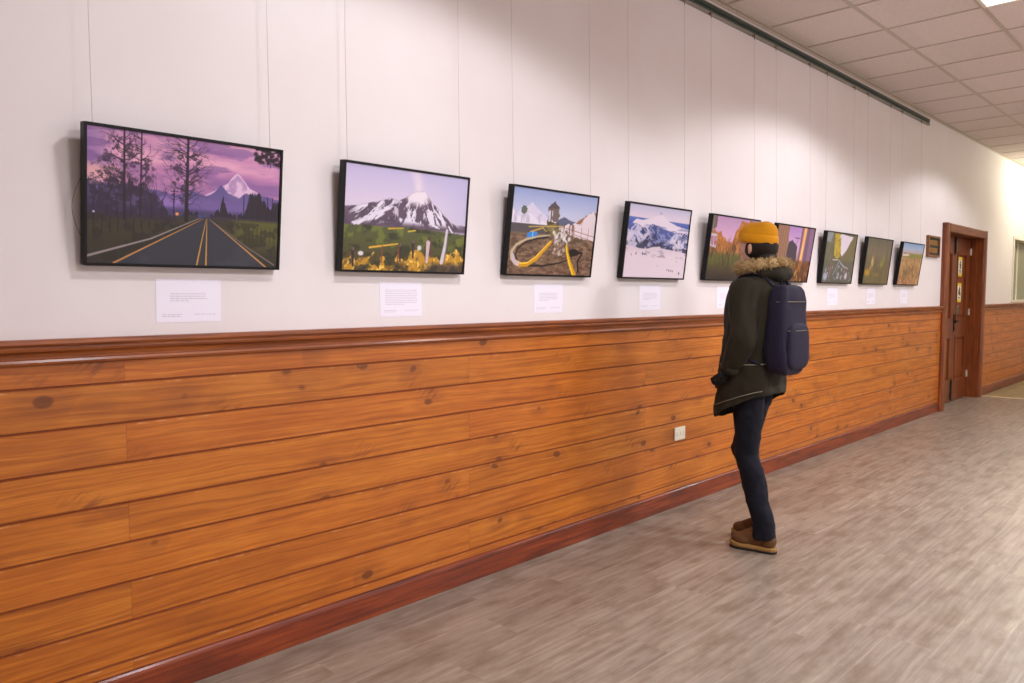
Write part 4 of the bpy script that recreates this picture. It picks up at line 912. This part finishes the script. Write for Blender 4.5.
for q in range(2600):
    i = rr.randrange(39); p = path[i].lerp(path[i+1], rr.random()); ax = (path[i+1]-path[i]).normalized(); n0 = ax.orthogonal().normalized(); a = rr.uniform(0, 2*PI); d = n0*math.cos(a)+ax.cross(n0)*math.sin(a)
    d = (d+ax*rr.uniform(-.6, .6)+Vector((0, 0, -.25))).normalized(); s0 = p+d*.018; b.tube([s0, s0+d*rr.uniform(.016, .03)], [.0022, .0004], 4, cap=False)
b.build('fur_trim', FUR, coat, smooth=True)
# scarf inside the collar
b = MB(); b.tube([Vector((-.012+.070*math.cos(t), .074*math.sin(t), 1.502+.006*math.sin(2*t))) for t in np.linspace(0, 2*PI, 36)], .026, 14); sf = b.build('scarf', cloth('dark_scarf', (34, 28, 30)), pr, smooth=True)

# jeans
b = MB(); b.loft([ell(.97, .025, .105, .150), ell(.90, .03, .115, .165), ell(.84, .032, .10, .16)])
for sg, J in ((1, JL), (-1, JR)):
    h, kn, an = Vector(J['hip']), Vector(J['knee']), Vector(J['ank'])
    b.tube([h+Vector((0, 0, .02)), h.lerp(kn, .35), h.lerp(kn, .8), kn+Vector((.004, 0, .0)), kn.lerp(an, .25)+Vector((-.010, 0, 0)), kn.lerp(an, .6)+Vector((-.004, 0, 0)), an+Vector((0, 0, .06)), an+Vector((-.004, 0, -.005)), an+Vector((-.006, 0, -.032))],
           [.090, .078, .064, .062, .062, .058, .056, .059, .060], 22)
jn = b.build('jeans', JEAN, pr, smooth=True); fuse(jn, .008, 4)
tx = bpy.data.textures.new('folds', 'CLOUDS'); tx.noise_scale = .07; tx.noise_depth = 2
dm = jn.modifiers.new('folds', 'DISPLACE'); dm.texture = tx; dm.strength = .016; dm.texture_coords = 'LOCAL'
# boots
for sg, J, rot, lift in ((1, JL, .21, 0), (-1, JR, .02, 0)):
    an = Vector(J['ank']); R = Matrix.Rotation(rot, 4, 'Z')
    e = MB(); bs = .88
    e.tube([(-.004, 0, .165), (-.008, 0, .12), (-.012, 0, .08)], [.053, .050, .046], 20); e.ball((-.028, 0, .062), .052, .040, .046); e.ball((.045, 0, .064), .075, .042, .045, 24, 14); e.ball((.118, 0, .050), .075, .046, .036, 24, 14); e.tube([(-.01, 0, .11), (.05, 0, .085), (.12, 0, .058)], [.042, .040, .034], 16)
    tf = lambda mb: setattr(mb, 'v', [tuple(R @ Vector((v[0]*bs, v[1]*.96, v[2]))+Vector((an.x, an.y, lift))) for v in mb.v])
    e.v = [(x, y, max(z, .022)) for x, y, z in e.v]; tf(e); up = fuse(e.build('boot', BOOT, pr, smooth=True), .0045, 5)
    out = []
    for x, wl, wr2 in ((-.082, .0, .0), (-.078, .020, .020), (-.06, .034, .034), (-.02, .039, .038), (.03, .037, .036), (.08, .044, .043), (.12, .049, .048), (.16, .046, .044), (.185, .034, .032), (.198, .016, .015), (.200, 0, 0)): out.append((x, wl, wr2))
    ol = [(x, w2) for x, w2, _ in out]+[(x, -w3) for x, _, w3 in out[::-1][1:-1]]
    s_ = MB().loft([[(x*.99, y*.96, .012) for x, y in ol], [(x, y*1.03, .018) for x, y in ol], [(x, y*1.02, .026+.010*max(0, (x-.12)/.08)) for x, y in ol], [(x*.97, y*.9, .031+.010*max(0, (x-.12)/.08)) for x, y in ol]]); tf(s_); s_.build('sole', SOLE, up, smooth=False)
    s_ = MB().loft([[(x, y, .0) for x, y in ol], [(x, y, .0125) for x, y in ol]]); tf(s_); s_.build('tread', TREAD, up)
    s_ = MB()
    for q in range(5):
        x = .015+q*.022; z = .112-q*.0125
        s_.tube([(x-.004, -.026, z-.012), (x+.002, 0, z+.002), (x-.004, .026, z-.012)], .003, 6)
    tf(s_); s_.build('laces', LACE, up, smooth=True)

# backpack worn by the person
def sup(c, h, n=4, nu=40, nv=24, taper=0.):
    vs = []; fs = []
    for j in range(nv+1):
        ph = -PI/2+PI*j/nv
        for i in range(nu):
            th = 2*PI*i/nu; f = lambda q, e=2/n: math.copysign(abs(q)**e, q)
            x = f(math.cos(ph))*f(math.cos(th)); y = f(math.cos(ph))*f(math.sin(th)); z = f(math.sin(ph)); k_ = 1-taper*(z+1)/2
            vs.append((c[0]+h[0]*x*k_, c[1]+h[1]*y*k_, c[2]+h[2]*z))
    for j in range(nv):
        for i in range(nu): i2 = (i+1) % nu; fs.append((j*nu+i, j*nu+i2, (j+1)*nu+i2, (j+1)*nu+i))
    return vs, fs
b = MB(); b.add(*sup((-.172, .012, 1.165), (.068, .138, .232), 4.2, taper=.12)); bp = b.build('backpack', PACK, pr, smooth=True)
for v in bp.data.vertices: v.co += Vector((-1, 0, 0))*wr_(v.co, .012, 14)
b = MB(); b.add(*sup((-.222, .012, 1.085), (.036, .105, .118), 4, taper=.06)); b.build('front_pocket', PACK, bp, smooth=True)
b = MB(); b.tube([(-.222+(-.035*math.cos(t)), .012+.105*math.sin(t), 1.165) for t in np.linspace(-1.35, 1.35, 20)], .0022, 6); b.build('pocket_zip', ZIP, bp, smooth=True)
b = MB(); b.tube([(-.174-.066*math.cos(t), .012+.124*math.sin(t), 1.31) for t in np.linspace(-1.5, 1.5, 26)], .0024, 6); b.build('main_zip', ZIP, bp, smooth=True)
b = MB(); b.tube([(-.15, -.035, 1.385), (-.145, -.025, 1.425), (-.145, .025, 1.425), (-.15, .035, 1.385)], .007, 10); b.build('carry_handle', PACK, bp, smooth=True)
for sg in (1, -1):
    pts = [(-.135, sg*.075, 1.385), (-.10, sg*.085, 1.435), (-.03, sg*.105, 1.458), (.05, sg*.115, 1.435), (.100, sg*.118, 1.37), (.120, sg*.118, 1.27), (.112, sg*.130, 1.17), (.07, sg*.168, 1.08), (-.02, sg*.192, 1.03), (-.12, sg*.150, .99)]
    b = MB(); P_ = [Vector(p) for p in pts]; rings = []
    for i, p in enumerate(P_):
        t = (P_[min(i+1, len(P_)-1)]-P_[max(i-1, 0)]).normalized(); c = Vector((0, 0, 1.25)) if i > 3 else Vector((-.02, p.y, 1.2)); nrm = (p-c); nrm = (nrm-t*nrm.dot(t)).normalized(); s2 = t.cross(nrm); wd = .028 if i < 7 else .012
        rings.append([p+s2*wd*math.cos(a)+nrm*.007*math.sin(a)+nrm*.003 for a in np.linspace(0, 2*PI, 14, endpoint=False)])
    b.loft(rings); st_ = b.build('shoulder_strap', PACK, bp, smooth=True); sm = st_.modifiers.new('s', 'SUBSURF'); sm.render_levels = 2
